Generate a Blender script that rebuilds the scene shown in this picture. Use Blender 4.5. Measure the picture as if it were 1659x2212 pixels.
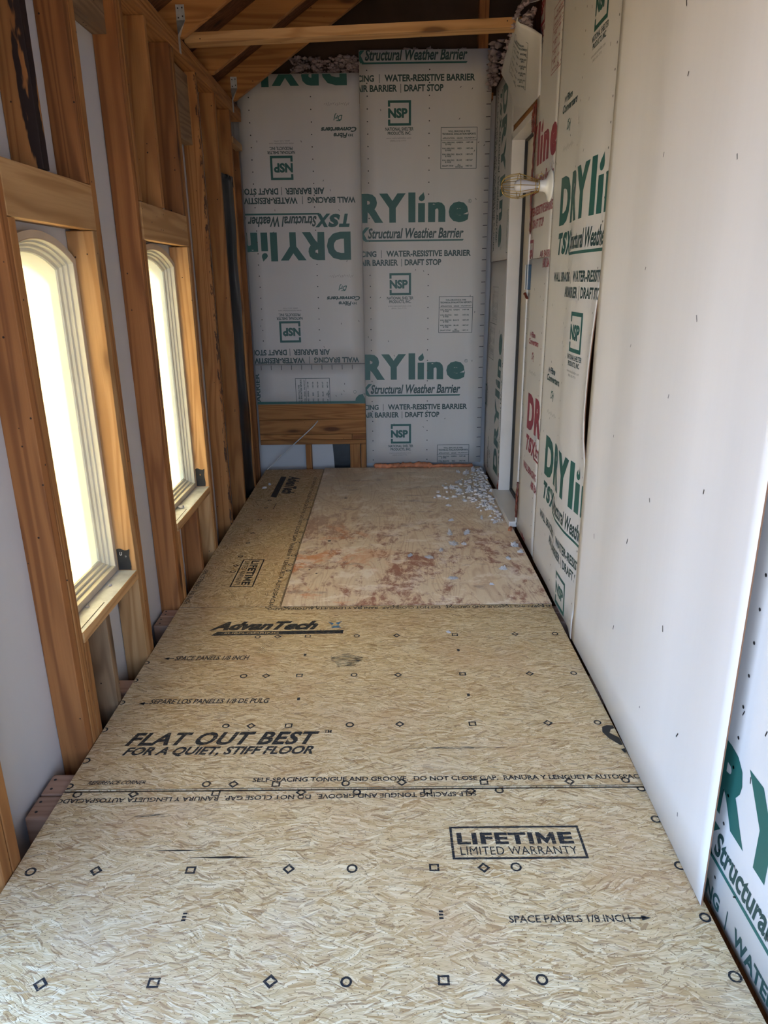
import bpy, bmesh, math, random
from mathutils import Vector, Matrix
from mathutils import noise as mnoise

# ------------------------------------------------------------------ camera, sky, sun, exposure
S = bpy.context.scene
for o in list(bpy.data.objects):
    bpy.data.objects.remove(o)
COL = S.collection
rnd = random.Random(7)

cam_d = bpy.data.cameras.new('camera')
cam_d.sensor_fit = 'HORIZONTAL'
cam_d.sensor_width = 36.0
cam_d.lens = 36.0 * 1531.44 / 1659.0
cam_d.clip_start = 0.02
cam = bpy.data.objects.new('camera', cam_d)
COL.objects.link(cam)
S.camera = cam
P_, Y_, R_ = 0.31588, 0.00472, -0.0123953
_f = Vector((-math.sin(Y_) * math.cos(P_), math.cos(Y_) * math.cos(P_), -math.sin(P_)))
_r = Vector((math.cos(Y_), math.sin(Y_), 0))
_u = _r.cross(_f)
_r2 = math.cos(R_) * _r + math.sin(R_) * _u
_u2 = -math.sin(R_) * _r + math.cos(R_) * _u
cam.matrix_world = Matrix(((_r2.x, _u2.x, -_f.x, 0), (_r2.y, _u2.y, -_f.y, 0),
                           (_r2.z, _u2.z, -_f.z, 1.4013), (0, 0, 0, 1)))

S.view_settings.view_transform = 'Standard'
S.view_settings.look = 'None'
S.view_settings.gamma = 1.0
S.view_settings.use_curve_mapping = False
S.view_settings.exposure = 1.64

W = bpy.data.worlds.new('sky')
S.world = W
W.use_nodes = True
wn = W.node_tree
wn.nodes.clear()
tc = wn.nodes.new('ShaderNodeTexCoord')
sx = wn.nodes.new('ShaderNodeSeparateXYZ')
rp = wn.nodes.new('ShaderNodeValToRGB')
bg = wn.nodes.new('ShaderNodeBackground')
wo = wn.nodes.new('ShaderNodeOutputWorld')
wn.links.new(tc.outputs['Generated'], sx.inputs[0])
wn.links.new(sx.outputs['Z'], rp.inputs[0])
wn.links.new(rp.outputs[0], bg.inputs[0])
wn.links.new(bg.outputs[0], wo.inputs[0])
e = rp.color_ramp.elements
e[0].position = 0.0
e[0].color = (0.55, 0.75, 1.0, 1)
e[1].position = 0.7
e[1].color = (0.30, 0.52, 1.0, 1)
bg.inputs[1].default_value = 2.85

sun_d = bpy.data.lights.new('sun', 'SUN')
sun_d.energy = 22.0
sun_d.angle = 0.03
sun_d.color = (1.0, 0.80, 0.46)
sun = bpy.data.objects.new('sun', sun_d)
COL.objects.link(sun)
sun.location = (3, 3, 8)
sun.rotation_euler = Vector((0.55, -0.66, -0.46)).to_track_quat('-Z', 'Y').to_euler()


def portal(name, loc, rot, sxx, syy):
    d = bpy.data.lights.new(name, 'AREA')
    d.shape = 'RECTANGLE'
    d.size, d.size_y = sxx, syy
    d.cycles.is_portal = True
    o = bpy.data.objects.new(name, d)
    COL.objects.link(o)
    o.location = loc
    o.rotation_euler = rot


portal('side_opening_portal', (-1.06, 0.15, 1.08), (0, math.radians(-90), 0), 2.1, 1.9)
portal('doorway_portal', (0.0, -1.07, 1.06), (math.radians(90), 0, 0), 1.5, 2.0)

# ------------------------------------------------------------------ node helpers
MATS = {}


def newmat(name):
    m = bpy.data.materials.new(name)
    m.use_nodes = True
    nt = m.node_tree
    nt.nodes.clear()
    out = nt.nodes.new('ShaderNodeOutputMaterial')
    b = nt.nodes.new('ShaderNodeBsdfPrincipled')
    nt.links.new(b.outputs[0], out.inputs[0])
    return m, nt, b, out


class N:
    """tiny node-graph helper"""

    def __init__(s, nt):
        s.nt = nt

    def n(s, t, **kw):
        x = s.nt.nodes.new(t)
        for k, v in kw.items():
            setattr(x, k, v)
        return x

    def l(s, a, b):
        s.nt.links.new(a, b)

    def put(s, sock, v):
        if isinstance(v, bpy.types.NodeSocket):
            s.l(v, sock)
        elif v is not None:
            sock.default_value = v

    def math(s, op, a, b=None, c=None, clamp=False):
        x = s.n('ShaderNodeMath', operation=op, use_clamp=clamp)
        s.put(x.inputs[0], a)
        if b is not None:
            s.put(x.inputs[1], b)
        if c is not None:
            s.put(x.inputs[2], c)
        return x.outputs[0]

    def vmath(s, op, a, b=None):
        x = s.n('ShaderNodeVectorMath', operation=op)
        s.put(x.inputs[0], a)
        if b is not None:
            s.put(x.inputs[1], b)
        return x.outputs[0]

    def noise(s, vec, scale, detail=3, rough=0.55, dist=0.0, dim='3D', color=False):
        x = s.n('ShaderNodeTexNoise', noise_dimensions=dim)
        s.put(x.inputs['Vector'], vec)
        x.inputs['Scale'].default_value = scale
        x.inputs['Detail'].default_value = detail
        x.inputs['Roughness'].default_value = rough
        x.inputs['Distortion'].default_value = dist
        return x.outputs['Color' if color else 'Fac']

    def vor(s, vec, scale, feature='F1', dim='2D', rand=1.0):
        x = s.n('ShaderNodeTexVoronoi', voronoi_dimensions=dim, feature=feature)
        s.put(x.inputs['Vector'], vec)
        x.inputs['Scale'].default_value = scale
        x.inputs['Randomness'].default_value = rand
        return x

    def ramp(s, fac, stops, interp='LINEAR'):
        x = s.n('ShaderNodeValToRGB')
        x.color_ramp.interpolation = interp
        el = x.color_ramp.elements
        while len(el) < len(stops):
            el.new(0.5)
        for e_, (p, c) in zip(el, stops):
            e_.position = p
            e_.color = tuple(c) + (1,) if len(c) == 3 else c
        s.put(x.inputs[0], fac)
        return x.outputs[0]

    def mix(s, fac, a, b, mode='MIX'):
        x = s.n('ShaderNodeMix', data_type='RGBA', blend_type=mode)
        s.put(x.inputs[0], fac)
        s.put(x.inputs[6], a if not isinstance(a, tuple) else (a + (1,) if len(a) == 3 else a))
        s.put(x.inputs[7], b if not isinstance(b, tuple) else (b + (1,) if len(b) == 3 else b))
        return x.outputs[2]

    def step(s, v, lo, hi):
        x = s.n('ShaderNodeMapRange', interpolation_type='SMOOTHSTEP')
        s.put(x.inputs[0], v)
        x.inputs[1].default_value = lo
        x.inputs[2].default_value = hi
        return x.outputs[0]

    def coord(s, kind='Object'):
        return s.n('ShaderNodeTexCoord').outputs[kind]

    def scale(s, vec, sc):
        return s.vmath('MULTIPLY', vec, sc)

    def bump(s, h, strength, dist=0.002):
        x = s.n('ShaderNodeBump')
        x.inputs['Strength'].default_value = strength
        x.inputs['Distance'].default_value = dist
        s.put(x.inputs['Height'], h)
        return x.outputs[0]


def lin(r, g, b):
    f = lambda c: (c / 255 / 12.92) if c / 255 <= 0.04045 else ((c / 255 + 0.055) / 1.055) ** 2.4
    return (f(r), f(g), f(b))


def plain(name, col, rough=0.6, metal=0.0, mottle=0.0, mscale=6, bump=0.0, bscale=40):
    if name in MATS:
        return MATS[name]
    m, nt, b, out = newmat(name)
    g = N(nt)
    co = g.coord()
    if mottle:
        n1 = g.noise(co, mscale, 5, 0.6)
        c = g.mix(g.step(n1, 0.3, 0.7), tuple(x * (1 - mottle) for x in col), tuple(min(1, x * (1 + mottle * 0.6)) for x in col))
        g.l(c, b.inputs['Base Color'])
    else:
        b.inputs['Base Color'].default_value = col + (1,)
    b.inputs['Roughness'].default_value = rough
    b.inputs['Metallic'].default_value = metal
    if bump:
        g.l(g.bump(g.noise(co, bscale, 4), bump), b.inputs['Normal'])
    MATS[name] = m
    return m


def lumber(axis='z', tone='fir', stain=False):
    key = 'lumber_%s_%s_%s' % (axis, tone, stain)
    if key in MATS:
        return MATS[key]
    m, nt, b, out = newmat(key)
    g = N(nt)
    co = g.coord()
    oi = g.n('ShaderNodeObjectInfo').outputs['Random']
    off = g.n('ShaderNodeCombineXYZ')
    g.l(g.math('MULTIPLY', oi, 17.3), off.inputs[0])
    g.l(g.math('MULTIPLY', oi, 9.1), off.inputs[1])
    g.l(g.math('MULTIPLY', oi, 31.7), off.inputs[2])
    p = g.vmath('ADD', co, off.outputs[0])
    ax = {'x': 0, 'y': 1, 'z': 2}[axis]

    def sc(a, along):
        v = [a, a, a]
        v[ax] = along
        return tuple(v)
    rings = g.noise(g.scale(p, sc(9, 0.55)), 1.0, 2, 0.4, 0.6)
    rr = g.math('FRACT', g.math('MULTIPLY', rings, 9.0))
    rr = g.math('SUBTRACT', 1.0, g.math('ABSOLUTE', g.math('SUBTRACT', g.math('MULTIPLY', rr, 2.0), 1.0)))
    fine = g.noise(g.scale(p, sc(220, 4)), 1.0, 3, 0.6)
    broad = g.noise(g.scale(p, sc(6, 1.2)), 1.0, 3, 0.6)
    pal = {'fir': ((0.42, 0.185, 0.058), (0.29, 0.115, 0.033), (0.09, 0.030, 0.010)),
           'pale': ((0.56, 0.32, 0.140), (0.42, 0.215, 0.082), (0.13, 0.055, 0.02)),
           'pink': ((0.50, 0.315, 0.225), (0.41, 0.245, 0.17), (0.10, 0.05, 0.035)),
           'grey': ((0.30, 0.185, 0.10), (0.20, 0.115, 0.06), (0.07, 0.04, 0.022)),
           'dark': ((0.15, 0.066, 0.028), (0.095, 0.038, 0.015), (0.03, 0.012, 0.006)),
           'red': ((0.33, 0.130, 0.040), (0.21, 0.075, 0.022), (0.065, 0.02, 0.008))}[tone]
    c = g.mix(g.step(rr, 0.25, 0.95), pal[0], pal[1])
    c = g.mix(g.math('MULTIPLY', g.step(fine, 0.35, 0.75), 0.30), c, pal[1])
    c = g.mix(g.math('MULTIPLY', g.step(broad, 0.52, 0.8), 0.55), c, tuple(x * 0.62 for x in pal[1]))
    v = g.vor(g.scale(p, sc(7.0, 1.9)), 1.0, 'F1', '3D')
    k = g.step(v.outputs['Distance'], 0.16, 0.09)
    k2 = g.math('MULTIPLY', g.step(v.outputs['Distance'], 0.26, 0.12), 0.5)
    c = g.mix(k2, c, tuple(x * 0.7 for x in pal[1]))
    c = g.mix(g.math('MULTIPLY', k, 0.85), c, pal[2])
    # little nail holes and dirt specks
    v2 = g.vor(g.scale(p, (26, 26, 26)), 1.0, 'F1', '3D')
    s2_ = g.n('ShaderNodeSeparateColor')
    g.l(v2.outputs['Color'], s2_.inputs[0])
    c = g.mix(g.math('MULTIPLY', g.step(v2.outputs['Distance'], 0.10, 0.06), g.math('GREATER_THAN', s2_.outputs[0], 0.72)), c, (0.03, 0.015, 0.01))
    if stain:
        xs_ = g.n('ShaderNodeSeparateXYZ')
        g.l(co, xs_.inputs[0])
        s1 = g.noise(g.scale(p, sc(16, 3.4) if stain == 'blotch' else sc(60, 16)), 1.0, 4, 0.65)
        if stain == 'blotch':
            w_ = g.step(xs_.outputs['X'], -0.018, 0.012)
            k_ = g.step(g.math('MULTIPLY', s1, w_), 0.44, 0.50)
            c = g.mix(k_, c, (0.020, 0.009, 0.008))
        else:
            w_ = g.step(xs_.outputs['X'], 0.012, 0.040)
            k_ = g.step(g.math('MULTIPLY', s1, w_), 0.50, 0.56)
            c = g.mix(k_, c, (0.07, 0.03, 0.014))
    tint = g.math('MULTIPLY_ADD', oi, 0.34, 0.82)
    tc_ = g.n('ShaderNodeCombineColor')
    for i in range(3):
        g.l(tint, tc_.inputs[i])
    c = g.mix(1.0, c, tc_.outputs[0], 'MULTIPLY')
    g.l(c, b.inputs['Base Color'])
    b.inputs['Roughness'].default_value = 0.68
    b.inputs['Specular IOR Level'].default_value = 0.3
    h = g.math('ADD', g.math('MULTIPLY', fine, 0.6), g.math('MULTIPLY', rr, 0.25))
    g.l(g.bump(h, 0.25, 0.0012), b.inputs['Normal'])
    MATS[key] = m
    return m


def osb_mat(name, main_angle=0.0, spread=0.9, warm=1.0):
    if name in MATS:
        return MATS[name]
    m, nt, b, out = newmat(name)
    g = N(nt)
    co = g.coord()

    def layer(seed, cs, lx, ly, sp):
        p = g.vmath('ADD', co, (seed * 3.1, seed * 7.7, 0))
        wob = g.noise(p, 9.0, 2, 0.5, 0, '3D', True)
        p = g.vmath('ADD', p, g.scale(wob, (0.05, 0.05, 0.0)))
        cell = g.vor(p, cs)
        r = g.n('ShaderNodeSeparateColor')
        g.l(cell.outputs['Color'], r.inputs[0])
        ang = g.math('MULTIPLY_ADD', g.math('SUBTRACT', r.outputs[0], 0.5), sp * 2, main_angle)
        rot = g.n('ShaderNodeVectorRotate', rotation_type='Z_AXIS')
        g.l(p, rot.inputs['Vector'])
        g.l(ang, rot.inputs['Angle'])
        q = g.vmath('ADD', g.scale(rot.outputs[0], (lx, ly, 1)), cell.outputs['Color'])
        q = g.vmath('ADD', q, g.scale(g.noise(q, 0.7, 1, 0.5, 0, '3D', True), (0.5, 0.5, 0)))
        st = g.vor(q, 1.0)
        ed = g.vor(q, 1.0, 'DISTANCE_TO_EDGE')
        s2 = g.n('ShaderNodeSeparateColor')
        g.l(st.outputs['Color'], s2.inputs[0])
        fib = g.noise(g.scale(rot.outputs[0], (25, 420, 1)), 1.0, 2, 0.6)
        return s2.outputs[0], s2.outputs[1], ed.outputs['Distance'], fib, r.outputs[1]
    a0, a1, ae, af, am = layer(1.0, 12.0, 10.0, 130.0, spread)
    b0, b1, be, bf, bm = layer(4.0, 19.0, 16.0, 240.0, spread * 1.2)
    d0, d1, de, df, dm = layer(9.0, 6.0, 5.0, 75.0, spread * 0.8)
    stops = [(0.0, lin(186, 156, 112)), (0.2, lin(205, 180, 138)), (0.5, lin(219, 198, 160)), (0.8, lin(230, 214, 180)), (1.0, lin(243, 233, 205))]
    ca = g.ramp(a0, stops)
    cb = g.ramp(b0, stops)
    cd = g.ramp(d0, [(0.0, lin(202, 176, 136)), (0.4, lin(219, 198, 160)), (1.0, lin(230, 214, 180))])
    k1 = g.math('GREATER_THAN', a1, 0.52)
    c = g.mix(k1, cd, ca)
    k2 = g.math('GREATER_THAN', b1, 0.58)
    c = g.mix(k2, c, cb)
    fib = g.mix(k2, g.mix(k1, df, af), bf)
    fs = g.n('ShaderNodeSeparateColor')
    g.l(fib, fs.inputs[0])
    c = g.mix(g.math('MULTIPLY', g.step(fs.outputs[0], 0.45, 0.75), 0.50), c, lin(160, 130, 92))
    # dark hairlines at some strand edges, plus small dark chips
    eg = g.math('MULTIPLY', g.step(ae, 0.05, 0.0), g.math('MULTIPLY', k1, 0.60))
    c = g.mix(eg, c, lin(104, 78, 50))
    eg2 = g.math('MULTIPLY', g.step(be, 0.06, 0.0), g.math('MULTIPLY', k2, 0.38))
    c = g.mix(eg2, c, lin(112, 84, 54))
    dk = g.math('MULTIPLY', g.math('GREATER_THAN', b1, 0.955), 0.45)
    c = g.mix(dk, c, lin(120, 84, 56))
    e0, e1, ee, ef_, em = layer(6.0, 30.0, 30.0, 340.0, spread * 1.5)
    c = g.mix(g.math('MULTIPLY', g.math('GREATER_THAN', e0, 0.90), 0.50), c, lin(244, 234, 208))
    c = g.mix(g.math('MULTIPLY', g.math('GREATER_THAN', e1, 0.90), 0.55), c, lin(136, 100, 70))
    ch = g.vor(co, 60.0)
    c = g.mix(g.math('MULTIPLY', g.step(ch.outputs['Distance'], 0.09, 0.05), 0.8), c, lin(92, 70, 50))
    big = g.noise(co, 2.3, 3, 0.6)
    c = g.mix(g.math('MULTIPLY', g.step(big, 0.45, 0.75), 0.35), c, lin(196, 158, 128))
    dust = g.noise(g.vmath('ADD', co, (5, 3, 0)), 3.6, 5, 0.7)
    c = g.mix(g.math('MULTIPLY', g.step(dust, 0.52, 0.78), 0.35), c, lin(222, 212, 196))
    c = g.mix(1.0, c, (0.97 * warm, 0.895, 0.785), 'MULTIPLY')
    g.l(c, b.inputs['Base Color'])
    b.inputs['Roughness'].default_value = 0.62
    b.inputs['Specular IOR Level'].default_value = 0.35
    h = g.math('ADD', g.math('MULTIPLY', g.step(ae, 0.0, 0.08), 0.6), g.math('MULTIPLY', fs.outputs[0], 0.8))
    g.l(g.bump(h, 0.35, 0.0015), b.inputs['Normal'])
    MATS[name] = m
    return m


def plywood_mat():
    m, nt, b, out = newmat('stained_plywood')
    g = N(nt)
    co = g.coord()
    s = g.n('ShaderNodeSeparateXYZ')
    g.l(co, s.inputs[0])
    rings = g.noise(g.scale(co, (5.2, 1.3, 1)), 1.0, 2, 0.45, 0.8)
    rr = g.math('FRACT', g.math('MULTIPLY', rings, 15.0))
    rr = g.math('SUBTRACT', 1.0, g.math('ABSOLUTE', g.math('SUBTRACT', g.math('MULTIPLY', rr, 2.0), 1.0)))
    fine = g.noise(g.scale(co, (150, 9, 1)), 1.0, 3, 0.6)
    c = g.mix(g.step(rr, 0.55, 0.98), lin(222, 204, 180), lin(208, 184, 158))
    c = g.mix(g.math('MULTIPLY', g.step(fine, 0.45, 0.8), 0.30), c, lin(172, 144, 118))
    # rust red glaze worn off in patches, strongest on the near half of the sheet
    near = g.step(s.outputs['Y'], 4.75, 3.5)
    r1 = g.noise(g.scale(co, (3.4, 2.4, 1)), 1.0, 6, 0.72, 0.7)
    r2 = g.noise(g.scale(co, (16, 9, 1)), 1.0, 7, 0.8, 0.4)
    rm = g.math('MULTIPLY', g.step(g.math('ADD', g.math('MULTIPLY', r1, 0.5), g.math('MULTIPLY', r2, 0.5)), 0.49, 0.57), g.math('MULTIPLY_ADD', near, 0.80, 0.10))
    c = g.mix(rm, c, lin(150, 94, 76))
    r3 = g.noise(g.vmath('ADD', g.scale(co, (2.6, 3.0, 1)), (8, 2, 0)), 1.0, 5, 0.7, 0.5)
    left = g.step(s.outputs['X'], 0.25, -0.45)
    c = g.mix(g.math('MULTIPLY', g.math('MULTIPLY', g.step(r3, 0.53, 0.62), left), g.math('MULTIPLY', near, 0.75)), c, lin(208, 132, 76))
    pur = g.noise(g.vmath('ADD', g.scale(co, (3, 9, 1)), (1, 22, 0)), 1.0, 4, 0.6)
    c = g.mix(g.math('MULTIPLY', g.step(pur, 0.60, 0.68), 0.5), c, lin(132, 100, 98))
    d1 = g.noise(g.vmath('ADD', g.scale(co, (5, 6, 1)), (3, 12, 0)), 1.0, 7, 0.78, 0.3)
    c = g.mix(g.math('MULTIPLY', g.step(d1, 0.51, 0.60), 0.62), c, lin(243, 233, 222))
    d2 = g.noise(g.scale(co, (60, 60, 1)), 1.0, 3, 0.7)
    c = g.mix(g.math('MULTIPLY', g.step(d2, 0.60, 0.70), 0.45), c, lin(240, 230, 220))
    far = g.step(s.outputs['Y'], 4.4, 5.2)
    g1 = g.noise(g.vmath('ADD', g.scale(co, (3.5, 4, 1)), (30, 2, 0)), 1.0, 4, 0.6)
    c = g.mix(g.math('MULTIPLY', g.math('MULTIPLY', far, g.step(g1, 0.35, 0.6)), 0.5), c, lin(190, 178, 158))
    c = g.mix(1.0, c, (1.22, 1.18, 1.12), 'MULTIPLY')
    g.l(c, b.inputs['Base Color'])
    b.inputs['Roughness'].default_value = 0.55
    g.l(g.bump(fine, 0.25, 0.001), b.inputs['Normal'])
    return m


def board_mat(name, col, streak=0.06, dim=(2.2, 2.2, 0.5)):
    m, nt, b, out = newmat(name)
    g = N(nt)
    co = g.coord()
    a = g.noise(g.scale(co, dim), 1.0, 4, 0.6)
    f = g.noise(g.scale(co, (90, 90, 3.0)), 1.0, 2, 0.5)
    c = g.mix(g.step(a, 0.3, 0.7), tuple(x * (1 - streak) for x in col), col)
    c = g.mix(g.math('MULTIPLY', g.step(f, 0.5, 0.8), streak * 1.6), c, tuple(x * 0.86 for x in col))
    g.l(c, b.inputs['Base Color'])
    b.inputs['Roughness'].default_value = 0.42
    b.inputs['Specular IOR Level'].default_value = 0.4
    w = g.noise(g.scale(co, (3, 3, 1.6)), 1.0, 2, 0.5)
    g.l(g.bump(g.math('ADD', w, g.math('MULTIPLY', g.noise(co, 320, 2), 0.02)), 0.25, 0.012), b.inputs['Normal'])
    return m


def ink_mat(name, col, wear=0.0, sc=(60, 60, 60), lo=0.35, hi=0.6, rough=0.45):
    m, nt, b, out = newmat(name)
    b.inputs['Base Color'].default_value = col + (1,)
    b.inputs['Roughness'].default_value = rough
    if wear:
        g = N(nt)
        co = g.coord()
        n = g.noise(g.scale(co, sc), 1.0, 4, 0.65)
        k = g.step(n, lo, hi)
        k = g.math('MULTIPLY_ADD', k, wear, 1 - wear)
        g.l(k, b.inputs['Alpha'])
    return m


M_BOARD = board_mat('fiber_sheathing_white', (0.62, 0.59, 0.57))
M_BLANK = board_mat('fiber_sheathing_blank', (0.70, 0.66, 0.635), 0.07, (3.0, 3.0, 0.12))
M_SHEATH = board_mat('outer_sheathing_white', (0.60, 0.59, 0.60), 0.05)
M_GREEN = ink_mat('green_print', (0.015, 0.098, 0.082))
M_DGREEN = ink_mat('dark_green_print', (0.018, 0.052, 0.047))
M_RED = ink_mat('red_print', (0.28, 0.026, 0.042), 0.15, (40, 40, 40), 0.3, 0.5)
M_GREY = ink_mat('faint_grey_print', (0.20, 0.20, 0.20), 0.55, (160, 160, 160), 0.4, 0.6)
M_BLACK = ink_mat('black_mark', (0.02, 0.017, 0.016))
M_FLOORINK = ink_mat('black_floor_ink', (0.016, 0.018, 0.022), 0.60, (45, 260, 60), 0.36, 0.48, 0.6)
M_FAINTINK = ink_mat('thin_black_floor_ink', (0.018, 0.018, 0.022), 0.65, (60, 300, 60), 0.38, 0.52, 0.6)
M_BLUEINK = ink_mat('blue_floor_ink', (0.035, 0.20, 0.40), 0.6, (90, 90, 90), 0.4, 0.6)
M_SCUFF = ink_mat('grey_scuff', (0.07, 0.07, 0.065), 1.0, (30, 190, 60), 0.40, 0.72)
M_OSB = osb_mat('osb_long_strand', 0.04, 0.42)
M_OSB2 = osb_mat('osb_mixed_strand', 1.2, 1.5, 1.01)
M_PLY = plywood_mat()
M_EDGE = plain('board_edge_brown', (0.20, 0.10, 0.055), 0.8)
M_VINYL = plain('cream_vinyl', (0.66, 0.62, 0.50), 0.38, 0, 0.05, 8)
M_FLANGE = plain('tan_window_flange', (0.52, 0.43, 0.33), 0.5, 0, 0.08, 10)
M_DOORW = plain('door_frame_white', (0.68, 0.64, 0.61), 0.4, 0, 0.04, 5)
M_DOORB = plain('door_leaf_cream', (0.66, 0.58, 0.47), 0.45, 0, 0.05, 4)
M_BLKGASK = plain('black_gasket', (0.03, 0.027, 0.024), 0.6)
M_TAPE = plain('black_flashing_tape', (0.02, 0.022, 0.026), 0.32, 0, 0.3, 20, 0.6, 18)
M_PLAST = plain('black_plastic_wrap', (0.010, 0.011, 0.013), 0.30, 0, 0.2, 10, 0.5, 14)
M_MEMB = plain('white_sill_membrane', (0.62, 0.64, 0.64), 0.35, 0, 0.16, 22, 0.5, 30)
M_GALV = plain('galvanised_steel', (0.50, 0.50, 0.50), 0.42, 0.3, 0.2, 30)
M_FOAM = plain('orange_spray_foam', (0.62, 0.22, 0.10), 0.6, 0, 0.3, 25, 0.6, 60)
M_REDFOAM = plain('red_brown_spray_foam', (0.15, 0.030, 0.016), 0.35, 0, 0.4, 30, 0.6, 50)
M_FLUFF = plain('loose_white_insulation', (0.82, 0.77, 0.76), 0.95, 0, 0.2, 60, 1.0, 120)
M_PINK = plain('pink_grey_insulation', (0.34, 0.26, 0.26), 0.95, 0, 0.35, 30, 1.0, 60)
M_CABLE = plain('white_cable_jacket', (0.62, 0.60, 0.58), 0.4)
M_PORC = plain('white_porcelain', (0.80, 0.79, 0.76), 0.15)
M_BULB = plain('frosted_bulb_glass', (0.62, 0.60, 0.63), 0.2)
M_BRASS = plain('brass_wire', (0.50, 0.34, 0.10), 0.3, 0.9)
M_GROUND = plain('dirt', (0.035, 0.028, 0.023), 0.95, 0, 0.3, 3)
M_OUTG = plain('sunlit_gravel', (0.27, 0.20, 0.115), 0.9, 0, 0.15, 2)
M_OUTW = plain('tan_stucco', (0.55, 0.40, 0.19), 0.9, 0, 0.06, 2)
M_TRIMW = plain('skylight_tinted_trim', (0.16, 0.36, 0.56), 0.6)  # blue of the skylight is painted into the trim colour
M_BLOCKER = plain('sun_blocker_paint', (0.62, 0.60, 0.57), 0.8)  # for the added, out-of-view sun blocker
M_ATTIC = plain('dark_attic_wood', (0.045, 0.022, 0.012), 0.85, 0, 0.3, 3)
M_BLUEBOX = plain('dark_blue_plastic_box', (0.008, 0.035, 0.07), 0.35)


def glass_mat():
    m, nt, b, out = newmat('frosted_glass')
    g = N(nt)
    co = g.coord()
    b.inputs['Base Color'].default_value = (0.44, 0.52, 0.55, 1)
    b.inputs['Transmission Weight'].default_value = 1.0
    b.inputs['Roughness'].default_value = 0.20
    b.inputs['IOR'].default_value = 1.25
    n = g.noise(co, 240, 2, 0.6)
    g.l(g.bump(n, 0.6, 0.0020), b.inputs['Normal'])
    t = nt.nodes.new('ShaderNodeBsdfTranslucent')
    t.inputs[0].default_value = (0.62, 0.55, 0.35, 1)
    mx = nt.nodes.new('ShaderNodeMixShader')
    mx.inputs[0].default_value = 0.50
    g.l(b.outputs[0], mx.inputs[1])
    g.l(t.outputs[0], mx.inputs[2])
    g.l(mx.outputs[0], out.inputs[0])
    return m


M_GLASS = glass_mat()

# ------------------------------------------------------------------ object helpers


def props(o, label=None, cat=None, group=None, kind=None):
    if label:
        o['label'] = label
    if cat:
        o['category'] = cat
    if group:
        o['group'] = group
    if kind:
        o['kind'] = kind
    return o


def link(name, me, parent=None, loc=None):
    o = bpy.data.objects.new(name, me)
    COL.objects.link(o)
    if parent:
        o.parent = parent
    if loc is not None:
        o.location = loc
    return o


def empty(name, loc):
    o = bpy.data.objects.new(name, None)
    o.empty_display_size = 0.05
    COL.objects.link(o)
    o.location = loc
    return o


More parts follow.
